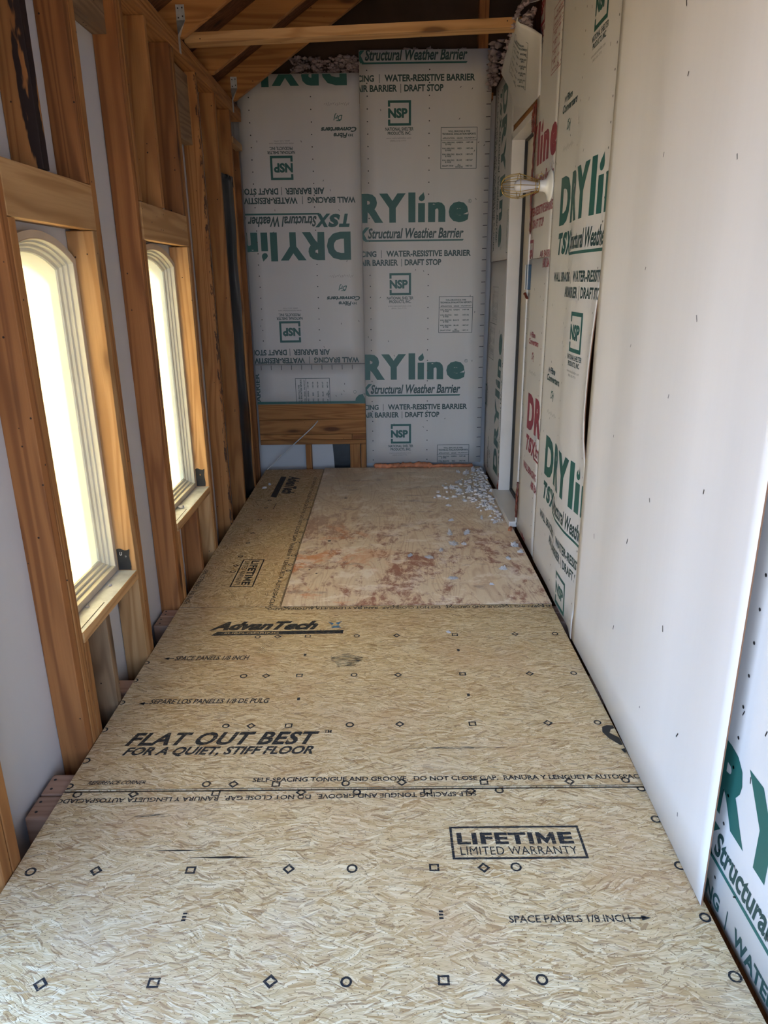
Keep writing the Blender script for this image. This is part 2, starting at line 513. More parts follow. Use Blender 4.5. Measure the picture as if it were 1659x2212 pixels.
class MB:
    """mesh builder in world coordinates; build() shifts so the origin is `origin`"""

    def __init__(s):
        s.v, s.f, s.m, s.sm = [], [], [], []

    def add(s, vs, fs, mi=0, smooth=False):
        o = len(s.v)
        s.v += [tuple(v) for v in vs]
        s.f += [tuple(i + o for i in f) for f in fs]
        s.m += [mi] * len(fs)
        s.sm += [smooth] * len(fs)
        return s

    def box(s, x0, x1, y0, y1, z0, z1, mi=0):
        vs = [(x0, y0, z0), (x1, y0, z0), (x1, y1, z0), (x0, y1, z0), (x0, y0, z1), (x1, y0, z1), (x1, y1, z1), (x0, y1, z1)]
        fs = [(0, 3, 2, 1), (4, 5, 6, 7), (0, 1, 5, 4), (1, 2, 6, 5), (2, 3, 7, 6), (3, 0, 4, 7)]
        return s.add(vs, fs, mi)

    def bbox(s, x0, x1, y0, y1, z0, z1, b=0.003, mi=0, jit=0.0, seg=0, axis=2):
        """box with eased edges, optionally slightly wavy along its long axis"""
        bm = bmesh.new()
        bmesh.ops.create_cube(bm, size=1.0)
        for v in bm.verts:
            v.co = Vector(((x0 + x1) / 2 + v.co.x * (x1 - x0), (y0 + y1) / 2 + v.co.y * (y1 - y0), (z0 + z1) / 2 + v.co.z * (z1 - z0)))
        bmesh.ops.bevel(bm, geom=bm.edges[:], offset=b, segments=2, profile=0.6, affect='EDGES')
        if seg:
            lo = (x0, y0, z0)[axis]
            hi = (x1, y1, z1)[axis]
            nrm = [0, 0, 0]
            nrm[axis] = 1
            for i in range(1, seg):
                pt = [0, 0, 0]
                pt[axis] = lo + (hi - lo) * i / seg
                bmesh.ops.bisect_plane(bm, geom=bm.verts[:] + bm.edges[:] + bm.faces[:], plane_co=pt, plane_no=nrm)
            ph = rnd.uniform(0, 50)
            for v in bm.verts:
                t = (v.co[axis] - lo) / (hi - lo)
                k = min(1, 6 * t, 6 * (1 - t))
                a, c = [i for i in range(3) if i != axis]
                v.co[a] += jit * k * mnoise.noise(Vector((v.co[axis] * 1.7, ph, 0)))
                v.co[c] += jit * k * mnoise.noise(Vector((v.co[axis] * 1.7, ph + 9, 3)))
        bm.verts.ensure_lookup_table()
        bm.verts.index_update()
        s.add([v.co[:] for v in bm.verts], [[v.index for v in f.verts] for f in bm.faces], mi)
        bm.free()
        return s

    def tube(s, pts, r, n=8, mi=0, caps=True, closed=False):
        pts = [Vector(p) for p in pts]
        rings = []
        L = len(pts)
        prev = None
        for i, p in enumerate(pts):
            if closed:
                t = pts[(i + 1) % L] - pts[i - 1]
            else:
                t = pts[min(i + 1, L - 1)] - pts[max(i - 1, 0)]
            t = t.normalized() if t.length else Vector((0, 0, 1))
            if prev is None:
                a = Vector((0, 0, 1)) if abs(t.z) < 0.9 else Vector((1, 0, 0))
                nrm = t.cross(a).normalized()
            else:
                nrm = (prev - t * prev.dot(t)).normalized()
            prev = nrm
            bn = t.cross(nrm)
            rr = r[i] if isinstance(r, (list, tuple)) else r
            rings.append([p + (nrm * math.cos(2 * math.pi * k / n) + bn * math.sin(2 * math.pi * k / n)) * rr for k in range(n)])
        vs = [v for rg in rings for v in rg]
        fs = []
        for i in range(L if closed else L - 1):
            j = (i + 1) % L
            for k in range(n):
                fs.append((i * n + k, i * n + (k + 1) % n, j * n + (k + 1) % n, j * n + k))
        if caps and not closed:
            fs.append(tuple(range(n))[::-1])
            fs.append(tuple((L - 1) * n + k for k in range(n)))
        return s.add(vs, fs, mi, True)

    def build(s, name, mats, parent=None, origin=(0, 0, 0)):
        me = bpy.data.meshes.new(name)
        ox, oy, oz = origin
        me.from_pydata([(x - ox, y - oy, z - oz) for x, y, z in s.v], [], s.f)
        if not isinstance(mats, (list, tuple)):
            mats = [mats]
        for m in mats:
            me.materials.append(m)
        me.polygons.foreach_set('material_index', s.m)
        me.polygons.foreach_set('use_smooth', s.sm)
        me.update()
        o = link(name, me, parent)
        if parent is None:
            o.location = origin
        else:
            o.location = tuple(a - b for a, b in zip(origin, parent.location))
        return o


def structure(o):
    o['kind'] = 'structure'
    return o


# ------------------------------------------------------------------ printing (lettering as thin ink meshes)
_tc = {}


def glyphs(s, bold=0.0, shear=0.0, space=1.0):
    key = (s, bold, shear, space)
    if key in _tc:
        return _tc[key]
    c = bpy.data.curves.new('t', 'FONT')
    c.body = s
    c.size = 1.0
    c.offset = bold
    c.space_character = space
    c.resolution_u = 3
    o = bpy.data.objects.new('t', c)
    COL.objects.link(o)
    dg = bpy.context.evaluated_depsgraph_get()
    me = bpy.data.meshes.new_from_object(o.evaluated_get(dg))
    vs = [(v.co.x + shear * v.co.y, v.co.y) for v in me.vertices]
    fs = [tuple(p.vertices) for p in me.polygons]
    bpy.data.objects.remove(o)
    bpy.data.curves.remove(c)
    bpy.data.meshes.remove(me)
    x0 = min(v[0] for v in vs); x1 = max(v[0] for v in vs)
    y0 = min(v[1] for v in vs); y1 = max(v[1] for v in vs)
    vs = [((x - x0) / (x1 - x0), (y - y0) / (y1 - y0)) for x, y in vs]
    _tc[key] = (vs, fs)
    return _tc[key]


class Print:
    def __init__(s):
        s.v, s.f, s.m = [], [], []

    def add(s, vs, fs, mi):
        o = len(s.v)
        s.v += list(vs)
        s.f += [tuple(i + o for i in f) for f in fs]
        s.m += [mi] * len(fs)

    def text(s, t, u0, v0, u1, v1, mi=0, bold=0.0, shear=0.0, skew=0.0, space=1.0):
        vs, fs = glyphs(t, bold, shear, space)
        s.add([(u0 + x * (u1 - u0) + skew * y * (v1 - v0), v0 + y * (v1 - v0)) for x, y in vs], fs, mi)

    def rect(s, u0, v0, u1, v1, mi=0, skew=0.0):
        s.add([(u0, v0), (u1, v0), (u1 + skew, v1), (u0 + skew, v1)], [(0, 1, 2, 3)], mi)

    def poly(s, pts, mi=0):
        s.add(pts, [tuple(range(len(pts)))], mi)

    def frame(s, u0, v0, u1, v1, w, mi=0):
        s.rect(u0, v0, u1, v0 + w, mi)
        s.rect(u0, v1 - w, u1, v1, mi)
        s.rect(u0, v0 + w, u0 + w, v1 - w, mi)
        s.rect(u1 - w, v0 + w, u1, v1 - w, mi)

    def line(s, a, b, w, mi=0):
        dx, dy = b[0] - a[0], b[1] - a[1]
        L = math.hypot(dx, dy) or 1
        nx, ny = -dy / L * w / 2, dx / L * w / 2
        s.add([(a[0] + nx, a[1] + ny), (a[0] - nx, a[1] - ny), (b[0] - nx, b[1] - ny), (b[0] + nx, b[1] + ny)], [(0, 1, 2, 3)], mi)

    def ring(s, cu, cv, r, w, n=20, mi=0, rot=0.0, sx=1.0):
        vs, fs = [], []
        for k in range(n):
            a = 2 * math.pi * k / n + rot
            vs.append((cu + sx * r * math.cos(a), cv + r * math.sin(a)))
            vs.append((cu + sx * (r - w) * math.cos(a), cv + (r - w) * math.sin(a)))
        for k in range(n):
            a, b = 2 * k, 2 * ((k + 1) % n)
            fs.append((a, b, b + 1, a + 1))
        s.add(vs, fs, mi)

    def dot(s, cu, cv, r, mi=0, n=6):
        s.poly([(cu + r * math.cos(2 * math.pi * k / n), cv + r * math.sin(2 * math.pi * k / n)) for k in range(n)], mi)

    def merge(s, o, fn=lambda u, v: (u, v), remap=None):
        off = len(s.v)
        s.v += [fn(u, v) for u, v in o.v]
        s.f += [tuple(i + off for i in f) for f in o.f]
        s.m += [remap[m] if remap else m for m in o.m]

    def clip(s, u0, v0, u1, v1, slices=0):
        bm = bmesh.new()
        vv = [bm.verts.new((u, v, 0)) for u, v in s.v]
        for f, m in zip(s.f, s.m):
            try:
                fc = bm.faces.new([vv[i] for i in f])
                fc.material_index = m
            except ValueError:
                pass
        for co, no in (((u0, 0, 0), (-1, 0, 0)), ((u1, 0, 0), (1, 0, 0)), ((0, v0, 0), (0, -1, 0)), ((0, v1, 0), (0, 1, 0))):
            bmesh.ops.bisect_plane(bm, geom=bm.verts[:] + bm.edges[:] + bm.faces[:], plane_co=co, plane_no=no, clear_outer=True)
        if slices:
            k = int((u1 - u0) / slices)
            for i in range(1, k + 1):
                bmesh.ops.bisect_plane(bm, geom=bm.verts[:] + bm.edges[:] + bm.faces[:], plane_co=(u0 + i * slices, 0, 0), plane_no=(1, 0, 0))
        bm.verts.index_update()
        s.v = [(v.co.x, v.co.y) for v in bm.verts]
        s.f = [tuple(v.index for v in f.verts) for f in bm.faces]
        s.m = [f.material_index for f in bm.faces]
        bm.free()
        return s


def report_table(p, u0, v1, w, h, mi=1):
    """the evaluation report table printed on the sheathing"""
    v0 = v1 - h
    p.frame(u0, v0, u0 + w, v1, 0.0034, mi)
    k = h / 0.259
    p.text('WALL BRACING & WRB', u0 + w * .20, v1 - .031 * k, u0 + w * .80, v1 - .019 * k, mi, .02)
    p.text('TECHNICAL EVALUATION REPORTS', u0 + w * .04, v1 - .048 * k, u0 + w * .96, v1 - .036 * k, mi, .035)
    p.text('APPLICATION', u0 + w * .05, v1 - .073 * k, u0 + w * .38, v1 - .063 * k, mi, .028)
    p.text('GRADE', u0 + w * .44, v1 - .073 * k, u0 + w * .60, v1 - .063 * k, mi, .028)
    p.text('DRJ REPORT', u0 + w * .65, v1 - .073 * k, u0 + w * .96, v1 - .063 * k, mi, .028)
    p.rect(u0, v1 - .081 * k, u0 + w, v1 - .0785 * k, mi)
    rows = [('GREEN', '1407-08'), ('RED', '1407-06'), ('BLACK', '1407-09'), ('BLUE', '1407-07')]
    for i, (a, c) in enumerate(rows):
        t = v1 - (.089 + .037 * i) * k
        p.text('WALL BRACING', u0 + w * .04, t - .010 * k, u0 + w * .38, t, mi, .028)
        p.text('& WRB', u0 + w * .13, t - .022 * k, u0 + w * .29, t - .012 * k, mi, .028)
        cw = .018 * len(a)
        p.text(a, u0 + w * (.52 - cw), t - .010 * k, u0 + w * (.52 + cw), t, mi, .028)
        p.text(c, u0 + w * .70, t - .010 * k, u0 + w * .89, t, mi, .028)
    t = v1 - .236 * k
    p.text('DRAFT STOP', u0 + w * .05, t - .010 * k, u0 + w * .36, t, mi, .028)
    p.text('ALL', u0 + w * .47, t - .004 * k, u0 + w * .56, t + .007 * k, mi, .028)
    p.text('GRADES', u0 + w * .41, t - .016 * k, u0 + w * .62, t - .006 * k, mi, .028)
    p.text('1407-10', u0 + w * .70, t - .010 * k, u0 + w * .88, t, mi, .028)


def logo_block(p, g=0, d=1, f=2):
    """one repeat of the sheathing print; u=0 is the left edge of the D, v=0 its baseline"""
    B = .055
    p.text('D', 0, 0, .172, .19, g, B)
    p.text('R', .188, 0, .348, .19, g, B)
    p.text('Y', .322, 0, .508, .19, g, B)
    p.rect(.527, 0, .577, .195, g)
    p.rect(.596, 0, .644, .125, g)
    p.poly([(.634, .196), (.638, .180), (.643, .165), (.641, .150), (.632, .141), (.620, .137), (.607, .141), (.600, .151), (.601, .163), (.610, .174), (.623, .184)], g)
    p.text('n', .667, 0, .789, .131, g, B)
    p.text('e', .812, -.003, .953, .133, g, B)
    p.ring(.960, .135, .0125, .0022, 16, g)
    p.text('R', .9555, .129, .9655, .141, g, .01)
    p.text('T', .004, -.118, .083, -.030, g, .06, .22)
    p.text('S', .070, -.118, .158, -.030, g, .06, .22)
    p.text('X', .140, -.120, .250, -.030, g, .06, .22)
    p.text('Structural Weather Barrier', .238, -.106, .921, -.036, d, .028, .25)
    p.rect(.215, -.1255, .915, -.1145, g, .008)
    p.text('WALL BRACING', -.040, -.229, .297, -.189, d, .034)
    p.rect(.331, -.236, .335, -.184, d)
    p.text('WATER-RESISTIVE BARRIER', .368, -.229, .976, -.187, d, .034)
    p.text('AIR BARRIER', .176, -.289, .452, -.247, d, .034)
    p.rect(.475, -.296, .479, -.243, d)
    p.text('DRAFT STOP', .500, -.289, .764, -.247, d, .034)
    w = .0155
    p.rect(.389, -.340 - w, .546, -.340, g)
    p.rect(.389, -.494, .546, -.494 + w, g)
    p.rect(.546 - w, -.494 + w, .546, -.340 - w, g)
    p.rect(.389, -.378, .389 + w, -.340 - w, g)
    p.rect(.389, -.494 + w, .389 + w, -.456, g)
    p.text('NSP', .390, -.448, .522, -.387, g, .05)
    p.text('NATIONAL SHELTER', .370, -.5245, .563, -.5035, d, .024)
    p.text('PRODUCTS, INC.', .386, -.5530, .546, -.5295, d, .024)
    p.text('www.nationalshelter.com', .376, -.5745, .546, -.5640, f, 0)
    p.text('(800) 552-7775', .402, -.5930, .512, -.5820, f, 0)
    report_table(p, .750, -.507, .250, .259, d)
    # fibre converters mark and small approval mark
    for k in range(3):
        p.poly([(-.035 + .012 * k, -.602), (-.022 + .012 * k, -.616), (-.035 + .012 * k, -.630), (-.030 + .012 * k, -.616)], d)
    p.text('Fibre', .005, -.631, .100, -.601, d, .035, .25)
    p.text('Converters', -.058, -.667, .186, -.636, d, .04, .25)
    p.text('DrJ', .035, -.751, .098, -.708, g, .02, .3)
    p.rect(.050, -.708, .078, -.703, g)
    for k in range(14):
        p.line((-.012 + .0125 * k, -.815 + .004 * math.sin(k * 2.1)), (-.004 + .0125 * k, -.800 + .005 * math.sin(k * 1.3)), .0022, f)


def dots_cols(p, v0, v1, us=(.249, .670), pitch=.0765, mi=3):
    v = v0
    while v < v1:
        for u in us:
            p.dot(u + rnd.uniform(-.001, .001), v, .0045, mi)
        v += pitch


def staples(p, n, u0, u1, v0, v1, mi=3, L=.012):
    for _ in range(n):
        u, v = rnd.uniform(u0, u1), rnd.uniform(v0, v1)
        a = rnd.uniform(.6, 2.4)
        p.line((u, v), (u + L * math.cos(a), v + L * math.sin(a)), .0034, mi)


def sheet(name, rng, mapf, prints, mats, thick=.0035, nu=10, nv=20, off=.0006, outline=None):
    """flat or bent board. mapf(u, v, d) -> xyz, d = distance in front of the face"""
    u0, v0, u1, v1 = rng
    mb = MB()
    vs, fs = [], []
    for d in (0.0, -thick):
        for j in range(nv + 1):
            for i in range(nu + 1):
                vs.append(mapf(u0 + (u1 - u0) * i / nu, v0 + (v1 - v0) * j / nv, d))
    st = nu + 1
    A = st * (nv + 1)
    for j in range(nv):
        for i in range(nu):
            a = j * st + i
            fs.append((a, a + 1, a + 1 + st, a + st))
            fs.append((A + a, A + a + st, A + a + 1 + st, A + a + 1))
    ef = []
    for i in range(nu):
        ef.append((i, A + i, A + i + 1, i + 1))
        b_ = nv * st + i
        ef.append((b_, b_ + 1, A + b_ + 1, A + b_))
    for j in range(nv):
        a = j * st
        ef.append((a, a + st, A + a + st, A + a))
        a = j * st + nu
        ef.append((a, A + a, A + a + st, a + st))
    mb.add(vs, fs, 0, True)
    o_ = len(mb.v)
    mb.f += [tuple(f) for f in ef]
    mb.m += [1] * len(ef)
    mb.sm += [False] * len(ef)
    for p in prints:
        mb.add([mapf(u, v, off) for u, v in p.v], p.f)
        mb.m[-len(p.f):] = [m + 2 for m in p.m]
    return mb, [mats[0], M_EDGE] + list(mats[1:])


INK_G = [M_BOARD, M_GREEN, M_DGREEN, M_GREY, M_BLACK]
INK_R = [M_BOARD, M_RED, M_RED, M_GREY, M_BLACK]

# ------------------------------------------------------------------ the setting
XS = -1.04       # inner face of the outer sheathing (left)
XI = -0.95       # inner face of the studs
mb = MB(); mb.box(-1.6, 2.7, -1.0, 5.9, -0.62, -0.32)
structure(mb.build('floor', M_GROUND))
mb = MB(); mb.box(-30, 30, -30, 30, -0.70, -0.63)
gp = mb.build('ground', M_OUTG); structure(gp)


def arch_loop(yc, w, z0, zs, rise, a, x, n=18):
    """arched rectangle inset by a; returns loop of points in plane x"""
    R = (w * w + rise * rise) / (2 * rise)
    zc = zs + rise - R
    ww = w - a
    Ra = R - a
    pts = [(x, yc - ww, z0 + a), (x, yc + ww, z0 + a)]
    th = math.asin(ww / Ra)
    for k in range(n + 1):
        t = th - 2 * th * k / n
        pts.append((x, yc + Ra * math.sin(t), zc + Ra * math.cos(t)))
    return pts


WINS = [dict(y0=1.975, y1=2.478, z0=.374, zs=1.479, rise=.074), dict(y0=3.030, y1=3.642, z0=.368, zs=1.490, rise=.076)]

# left wall sheathing with two arched openings
mb = MB()
X0 = XS - .014
# wide unglazed opening beside the viewer, left of the picture
mb.box(X0, XS, -1.0, -.80, -.32, 2.62)
mb.box(X0, XS, -.80, 1.10, -.32, .03)
mb.box(X0, XS, -.80, 1.10, 2.12, 2.62)
mb.box(X0, XS, 1.10, WINS[0]['y0'] + .03, -.32, 2.62)
mb.box(X0, XS, WINS[0]['y1'] - .03, WINS[1]['y0'] + .03, -.32, 2.62)
mb.box(X0, XS, WINS[1]['y1'] - .03, 5.56, -.32, 2.62)
for w_ in WINS:
    a = .03
    yc, hw = (w_['y0'] + w_['y1']) / 2, (w_['y1'] - w_['y0']) / 2
    mb.box(X0, XS, w_['y0'] + a, w_['y1'] - a, -.32, w_['z0'] + a)
    lp = arch_loop(yc, hw, w_['z0'], w_['zs'], w_['rise'], a, XS, 18)[2:]
    for p, q in zip(lp[:-1], lp[1:]):
        vs = []
        for x in (XS, X0):
            vs += [(x, q[1], q[2]), (x, p[1], p[2]), (x, p[1], 2.62), (x, q[1], 2.62)]
        mb.add(vs, [(0, 1, 2, 3), (4, 7, 6, 5), (0, 4, 5, 1), (3, 2, 6, 7)])
structure(mb.build('wall_left', M_SHEATH))

mb = MB(); mb.box(-1.06, 2.7, 5.535, 5.56, -.32, 4.6)
structure(mb.build('wall_back', M_SHEATH))
# framing behind the sheets on the right, with the door opening left free
mb = MB()
mb.box(.800, .90, -1.0, 3.95, -.32, 2.75)
mb.box(.800, .90, 4.675, 5.535, -.32, 2.75)
mb.box(.800, .90, 3.95, 4.675, -.32, .0)
mb.box(.800, .90, 3.95, 4.675, 2.26, 2.75)
structure(mb.build('wall_right', lumber('z', 'red')))
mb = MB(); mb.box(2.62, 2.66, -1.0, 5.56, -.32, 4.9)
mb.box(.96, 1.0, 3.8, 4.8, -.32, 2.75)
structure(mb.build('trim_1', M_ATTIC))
# wall behind the viewer
mb = MB()
mb.box(-1.06, -.75, -1.06, -1.0, -.32, 2.0)
mb.box(.75, 2.66, -1.06, -1.0, -.32, 2.0)
mb.box(-1.06, 2.66, -1.06, -1.0, 2.0, 4.9)
structure(mb.build('wall_front', M_SHEATH))

# roof deck, 8:12 pitch rising to the right
SL = .662
ZR = lambda x: 2.489 + SL * (x + .945)     # rafter underside
mb = MB()
T = .172
xa, xb = -1.35, 2.75
for yy0, yy1 in ((-1.2, 5.75),):
    vs = [(xa, yy0, ZR(xa) + T), (xb, yy0, ZR(xb) + T), (xb, yy1, ZR(xb) + T), (xa, yy1, ZR(xa) + T)]
    vs += [(x, y, z + .02) for x, y, z in vs]
    mb.add(vs, [(0, 3, 2, 1), (4, 5, 6, 7), (0, 1, 5, 4), (1, 2, 6, 5), (2, 3, 7, 6), (3, 0, 4, 7)])
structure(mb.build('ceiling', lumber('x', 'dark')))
# soffit strip closing the eave between wall top and deck
mb = MB(); mb.box(-1.36, -1.04, -1.2, 5.75, 2.30, 2.32)
mb.box(-1.37, -1.35, -1.2, 5.75, 2.30, 2.42)
structure(mb.build('trim_2', M_TRIMW))

# unseen wall added only to block the sun from the side opening
mb = MB(); mb.box(-2.85, -1.06, 1.14, 1.20, -.63, 3.4)
structure(mb.build('sun_blocker', M_BLOCKER))
# ------------------------------------------------------------------ windows
for i, w_ in enumerate(WINS):
    yc, hw = (w_['y0'] + w_['y1']) / 2, (w_['y1'] - w_['y0']) / 2
    root = empty('window_%d' % (i + 1), (-1.03, yc, w_['z0']))
    root['kind'] = 'structure'
    g_ = lambda a, x: arch_loop(yc, hw, w_['z0'], w_['zs'], w_['rise'], a, x, 28)

    def rings(mb, prof, smooth=False):
        loops = [g_(a, x) for a, x in prof]
        n = len(loops[0])
        for A_, B_ in zip(loops[:-1], loops[1:]):
            vs = A_ + B_
            fs = [(k, (k + 1) % n, n + (k + 1) % n, n + k) for k in range(n)]
            mb.add(vs, fs, 0, smooth)
    mb = MB()
    rings(mb, [(0, -1.075), (0, -1.018), (.021, -1.018), (.023, -1.0165), (.025, -1.018)])
    mb.build('flange', M_FLANGE, root, (-1.03, yc, w_['z0']))
    mb = MB()
    rings(mb, [(.025, -1.018), (.027, -1.034), (.030, -1.036), (.033, -1.034), (.035, -1.036), (.037, -1.046), (.040, -1.048), (.043, -1.046), (.046, -1.048), (.048, -1.056), (.058, -1.059), (.060, -1.0645)])
    mb.build('sash', M_VINYL, root, (-1.03, yc, w_['z0']))
    mb = MB()
    a1, a2 = g_(.058, -1.0645), g_(.058, -1.0685)
    n = len(a1)
    mb.add(a1 + a2, [tuple(range(n))[::-1], tuple(range(n, 2 * n))] + [(k, (k + 1) % n, n + (k + 1) % n, n + k) for k in range(n)])
    mb.build('pane', M_GLASS, root, (-1.03, yc, w_['z0']))
    mb = MB()
    rings(mb, [(.058, -1.0685), (.040, -1.075), (.034, -1.080), (.034, -1.135), (-.05, -1.135), (-.05, -1.056)])
    mb.build('exterior_casing', M_TRIMW, root, (-1.03, yc, w_['z0']))

# ------------------------------------------------------------------ left wall framing
ZB, ZT = -.25, 2.418
stud_grp = 'two-by-four studs of the left wall'


def stud(name, y0, y1, z0, z1, label, tone='fir', stain=False, x0=XS + .001, x1=XI, group=stud_grp, cat='stud', jit=.004):
    mb = MB()
    mb.bbox(x0, x1, y0, y1, z0, z1, .003, 0, jit, 8, 2)
    o = mb.build(name, lumber('z', tone, stain), None, ((x0 + x1) / 2, (y0 + y1) / 2, z0))
    return props(o, label, cat, group)


KS = 'king_stud'
stud('wall_stud', 1.372, 1.409, ZB, ZT, 'rear half of the doubled stud at the lower left corner of the picture')
stud('wall_stud', 1.413, 1.452, ZB, ZT, 'front half of the doubled stud at the lower left corner, beside white sheathing')
stud(KS, 1.893, 1.931, ZB, ZT, 'full-height stud on the near side of the large arched window', 'red')
stud('jack_stud', 1.934, 1.970, ZB, 1.566, 'jack stud under the header on the near side of the large arched window', 'fir')
stud('cripple_stud', 1.975, 2.008, ZB, .336, 'short stud under the sill of the large window, tight against its near jamb', 'fir', group='short studs under the window sills')
stud('cripple_stud', 2.152, 2.188, ZB, .336, 'middle short stud under the sill of the large near window', 'grey', group='short studs under the window sills')
stud('jack_stud', 2.478, 2.516, ZB, 1.566, 'sunlit jack stud on the far side of the large near window', 'pale')
stud(KS, 2.519, 2.560, ZB, ZT, 'full-height stud on the far side of the large window, pale edge to the room', 'fir')
stud('cripple_stud', 2.184, 2.222, 1.708, ZT, 'short stud above the near window header with a black bark-like stain', 'fir', 'blotch', group='short studs above the window headers')
stud('cripple_stud', 2.478, 2.516, 1.708, ZT, 'short stud above the far end of the near window header, against the full-height stud', 'red', group='short studs above the window headers')
stud(KS, 2.945, 2.982, ZB, ZT, 'full-height stud with knots on the near side of the second window', 'red')
stud('jack_stud', 2.986, 3.022, ZB, 1.566, 'jack stud on the near side of the second, smaller-looking window', 'fir')
stud('cripple_stud', 3.026, 3.058, ZB, .330, 'short stud under the second window sill, tight against its near jamb', 'fir', group='short studs under the window sills')
stud('cripple_stud', 3.362, 3.400, ZB, .330, 'middle short stud under the sill of the second window', 'red', group='short studs under the window sills')
stud('cripple_stud', 3.004, 3.036, 1.708, ZT, 'short stud above the near end of the second window header', 'fir', group='short studs above the window headers')
stud('cripple_stud', 3.296, 3.330, 1.708, ZT, 'short stud above the middle of the second window header', 'fir', group='short studs above the window headers')
stud('cripple_stud', 3.636, 3.672, 1.708, ZT, 'short stud with a big dark knot above the far end of the second window header', 'red', group='short studs above the window headers')
stud('jack_stud', 3.644, 3.680, ZB, 1.566, 'sunlit jack stud on the far side of the second window', 'pale')
stud(KS, 3.683, 3.718, ZB, ZT, 'full-height stud on the far side of the second window, narrow white strip beyond it', 'fir')
stud('wall_stud', 4.100, 4.138, ZB, ZT, 'stud with a crumbly dark bark edge past the second window', 'fir', 'bark')
stud('wall_stud', 4.530, 4.566, ZB, ZT, 'plain orange stud just before the black plastic', 'fir')
stud('wall_stud', 4.930, 4.968, ZB, ZT, 'narrow stud just beyond the black plastic', 'fir')
stud('wall_stud', 5.275, 5.315, ZB, 2.30, 'last stud of the left wall, beside the end-wall sheathing', 'red', False, XS + .001, -.974)


def blk(name, x0, x1, y0, y1, z0, z1, label, cat, tone, axis, group=None, jit=.002, b=.003):
    mb = MB()
    ax = 'xyz'.index(axis)
    mb.bbox(x0, x1, y0, y1, z0, z1, b, 0, jit, 6, ax)
    o = mb.build(name, lumber(axis, tone), None, ((x0 + x1) / 2, (y0 + y1) / 2, z0))
    return props(o, label, cat, group)


for (ya, yb, lab) in ((1.934, 2.517, 'wide pale header board over the large near window'), (3.006, 3.681, 'wide pale header board with wavy grain over the second window')):
    e_ = empty('window_header', (-.99, (ya + yb) / 2, 1.568))
    props(e_, lab, 'header', 'headers over the windows')
    og = (-.99, (ya + yb) / 2, 1.568)
    mb = MB(); mb.bbox(-.988, XI, ya, yb, 1.568, 1.706, .003, 0, .001, 4, 1); mb.build('front_board', lumber('y', 'pale'), e_, og)
    mb = MB(); mb.bbox(-1.0385, -1.001, ya, yb, 1.572, 1.706, .003, 0, .001, 4, 1); mb.build('back_board', lumber('y', 'grey'), e_, og)
    mb = MB(); mb.box(-1.0005, -.9885, ya + .002, yb - .002, 1.575, 1.704); mb.build('spacer', lumber('y', 'red'), e_, og)

for (ya, yb, zt, lab) in ((1.973, 2.5175, .371, 'rough sill under the large near window covered with white membrane'), (3.025, 3.681, .365, 'rough sill under the second window covered with white membrane')):
    e_ = empty('window_sill', (-.99, (ya + yb) / 2, zt - .036))
    props(e_, lab, 'sill', 'sills under the windows')
    og = (-.99, (ya + yb) / 2, zt - .036)
    mb = MB(); mb.bbox(-1.0385, XI + .004, ya + .001, yb if ya > 3 else yb, zt - .035, zt, .003, 0, .001, 4, 1)
    mb.v = [(x, min(y, 2.477 if ya < 3 else 3.643), z) for x, y, z in mb.v]
    mb.build('sill_board', lumber('y', 'pale'), e_, og)
    mb = MB()
    vs, fs = [], []
    nn, mm = 24, 8
    y2 = 2.477 if ya < 3 else 3.642
    for j in range(mm + 1):
        for i in range(nn + 1):
            y = ya + .003 + (y2 - ya - .005) * i / nn
            x = -1.037 + (XI + .001 + 1.037) * j / mm + .003 * mnoise.noise(Vector((y * 6, 3, 0))) * (j == mm)
            z = zt + .0012 + .0008 * mnoise.noise(Vector((x * 30, y * 14, 2)))
            vs.append((x, y, z))
    for j in range(mm):
        for i in range(nn):
            a = j * (nn + 1) + i
            fs.append((a, a + nn + 1, a + nn + 2, a + 1))
    mb.add(vs, fs, 0, True)
    mb.line = None
    mb.box(-.966, -.964, ya + .03, ya + .22, zt + .0012, zt + .0024, 1)
    mb.build('sill_membrane', [M_MEMB, M_BLACK], e_, og)

for (yy, zt, lab, sc) in ((2.478, .371, 'black flashing tape square at the bottom far corner of the large window', 1.0), (3.644, .365, 'black flashing tape square at the bottom far corner of the second window', 1.1)):
    mb = MB()
    vs, fs = [], []
    for j in range(7):
        for i in range(7):
            x = -1.015 + .047 * i / 6
            z = zt + .003 + (.082 if sc == 1 else .094) * j / 6
            vs.append((x + .002 * math.sin(j * 1.3) * (i == 6), yy - .0012 - .0012 * (1 + mnoise.noise(Vector((x * 60, z * 60, yy)))), z + .004 * (j == 6) * math.sin(i * 1.1)))
    for j in range(6):
        for i in range(6):
            a = j * 7 + i
            fs.append((a, a + 1, a + 8, a + 7))
    mb.add(vs, fs, 0, True)
    if sc == 1.0:
        p = Print(); p.text('u', 0, 0, 1, 1, 0, .0, .2); p.text('TM', 1.9, -.6, 2.5, -.1, 0)
        mb.add([(-1.004 + u * .010, yy - .0045, zt + .062 + v * .014) for u, v in p.v], p.f, 1)
    o = mb.build('flashing_tape', [M_TAPE, M_CABLE], None, (-.99, yy, zt))
    props(o, lab, 'tape', 'black tape squares at the window corners')

# doubled top plate
for (z0, z1, lab) in ((2.419, 2.455, 'lower board of the doubled top plate on the left wall'), (2.4565, 2.4935, 'upper board of the doubled top plate on the left wall')):
    blk('top_plate', XS + .001, XI + .002, -.9, 5.32, z0, z1, lab, 'plate', 'fir', 'y', 'top plates of the left wall', .001)
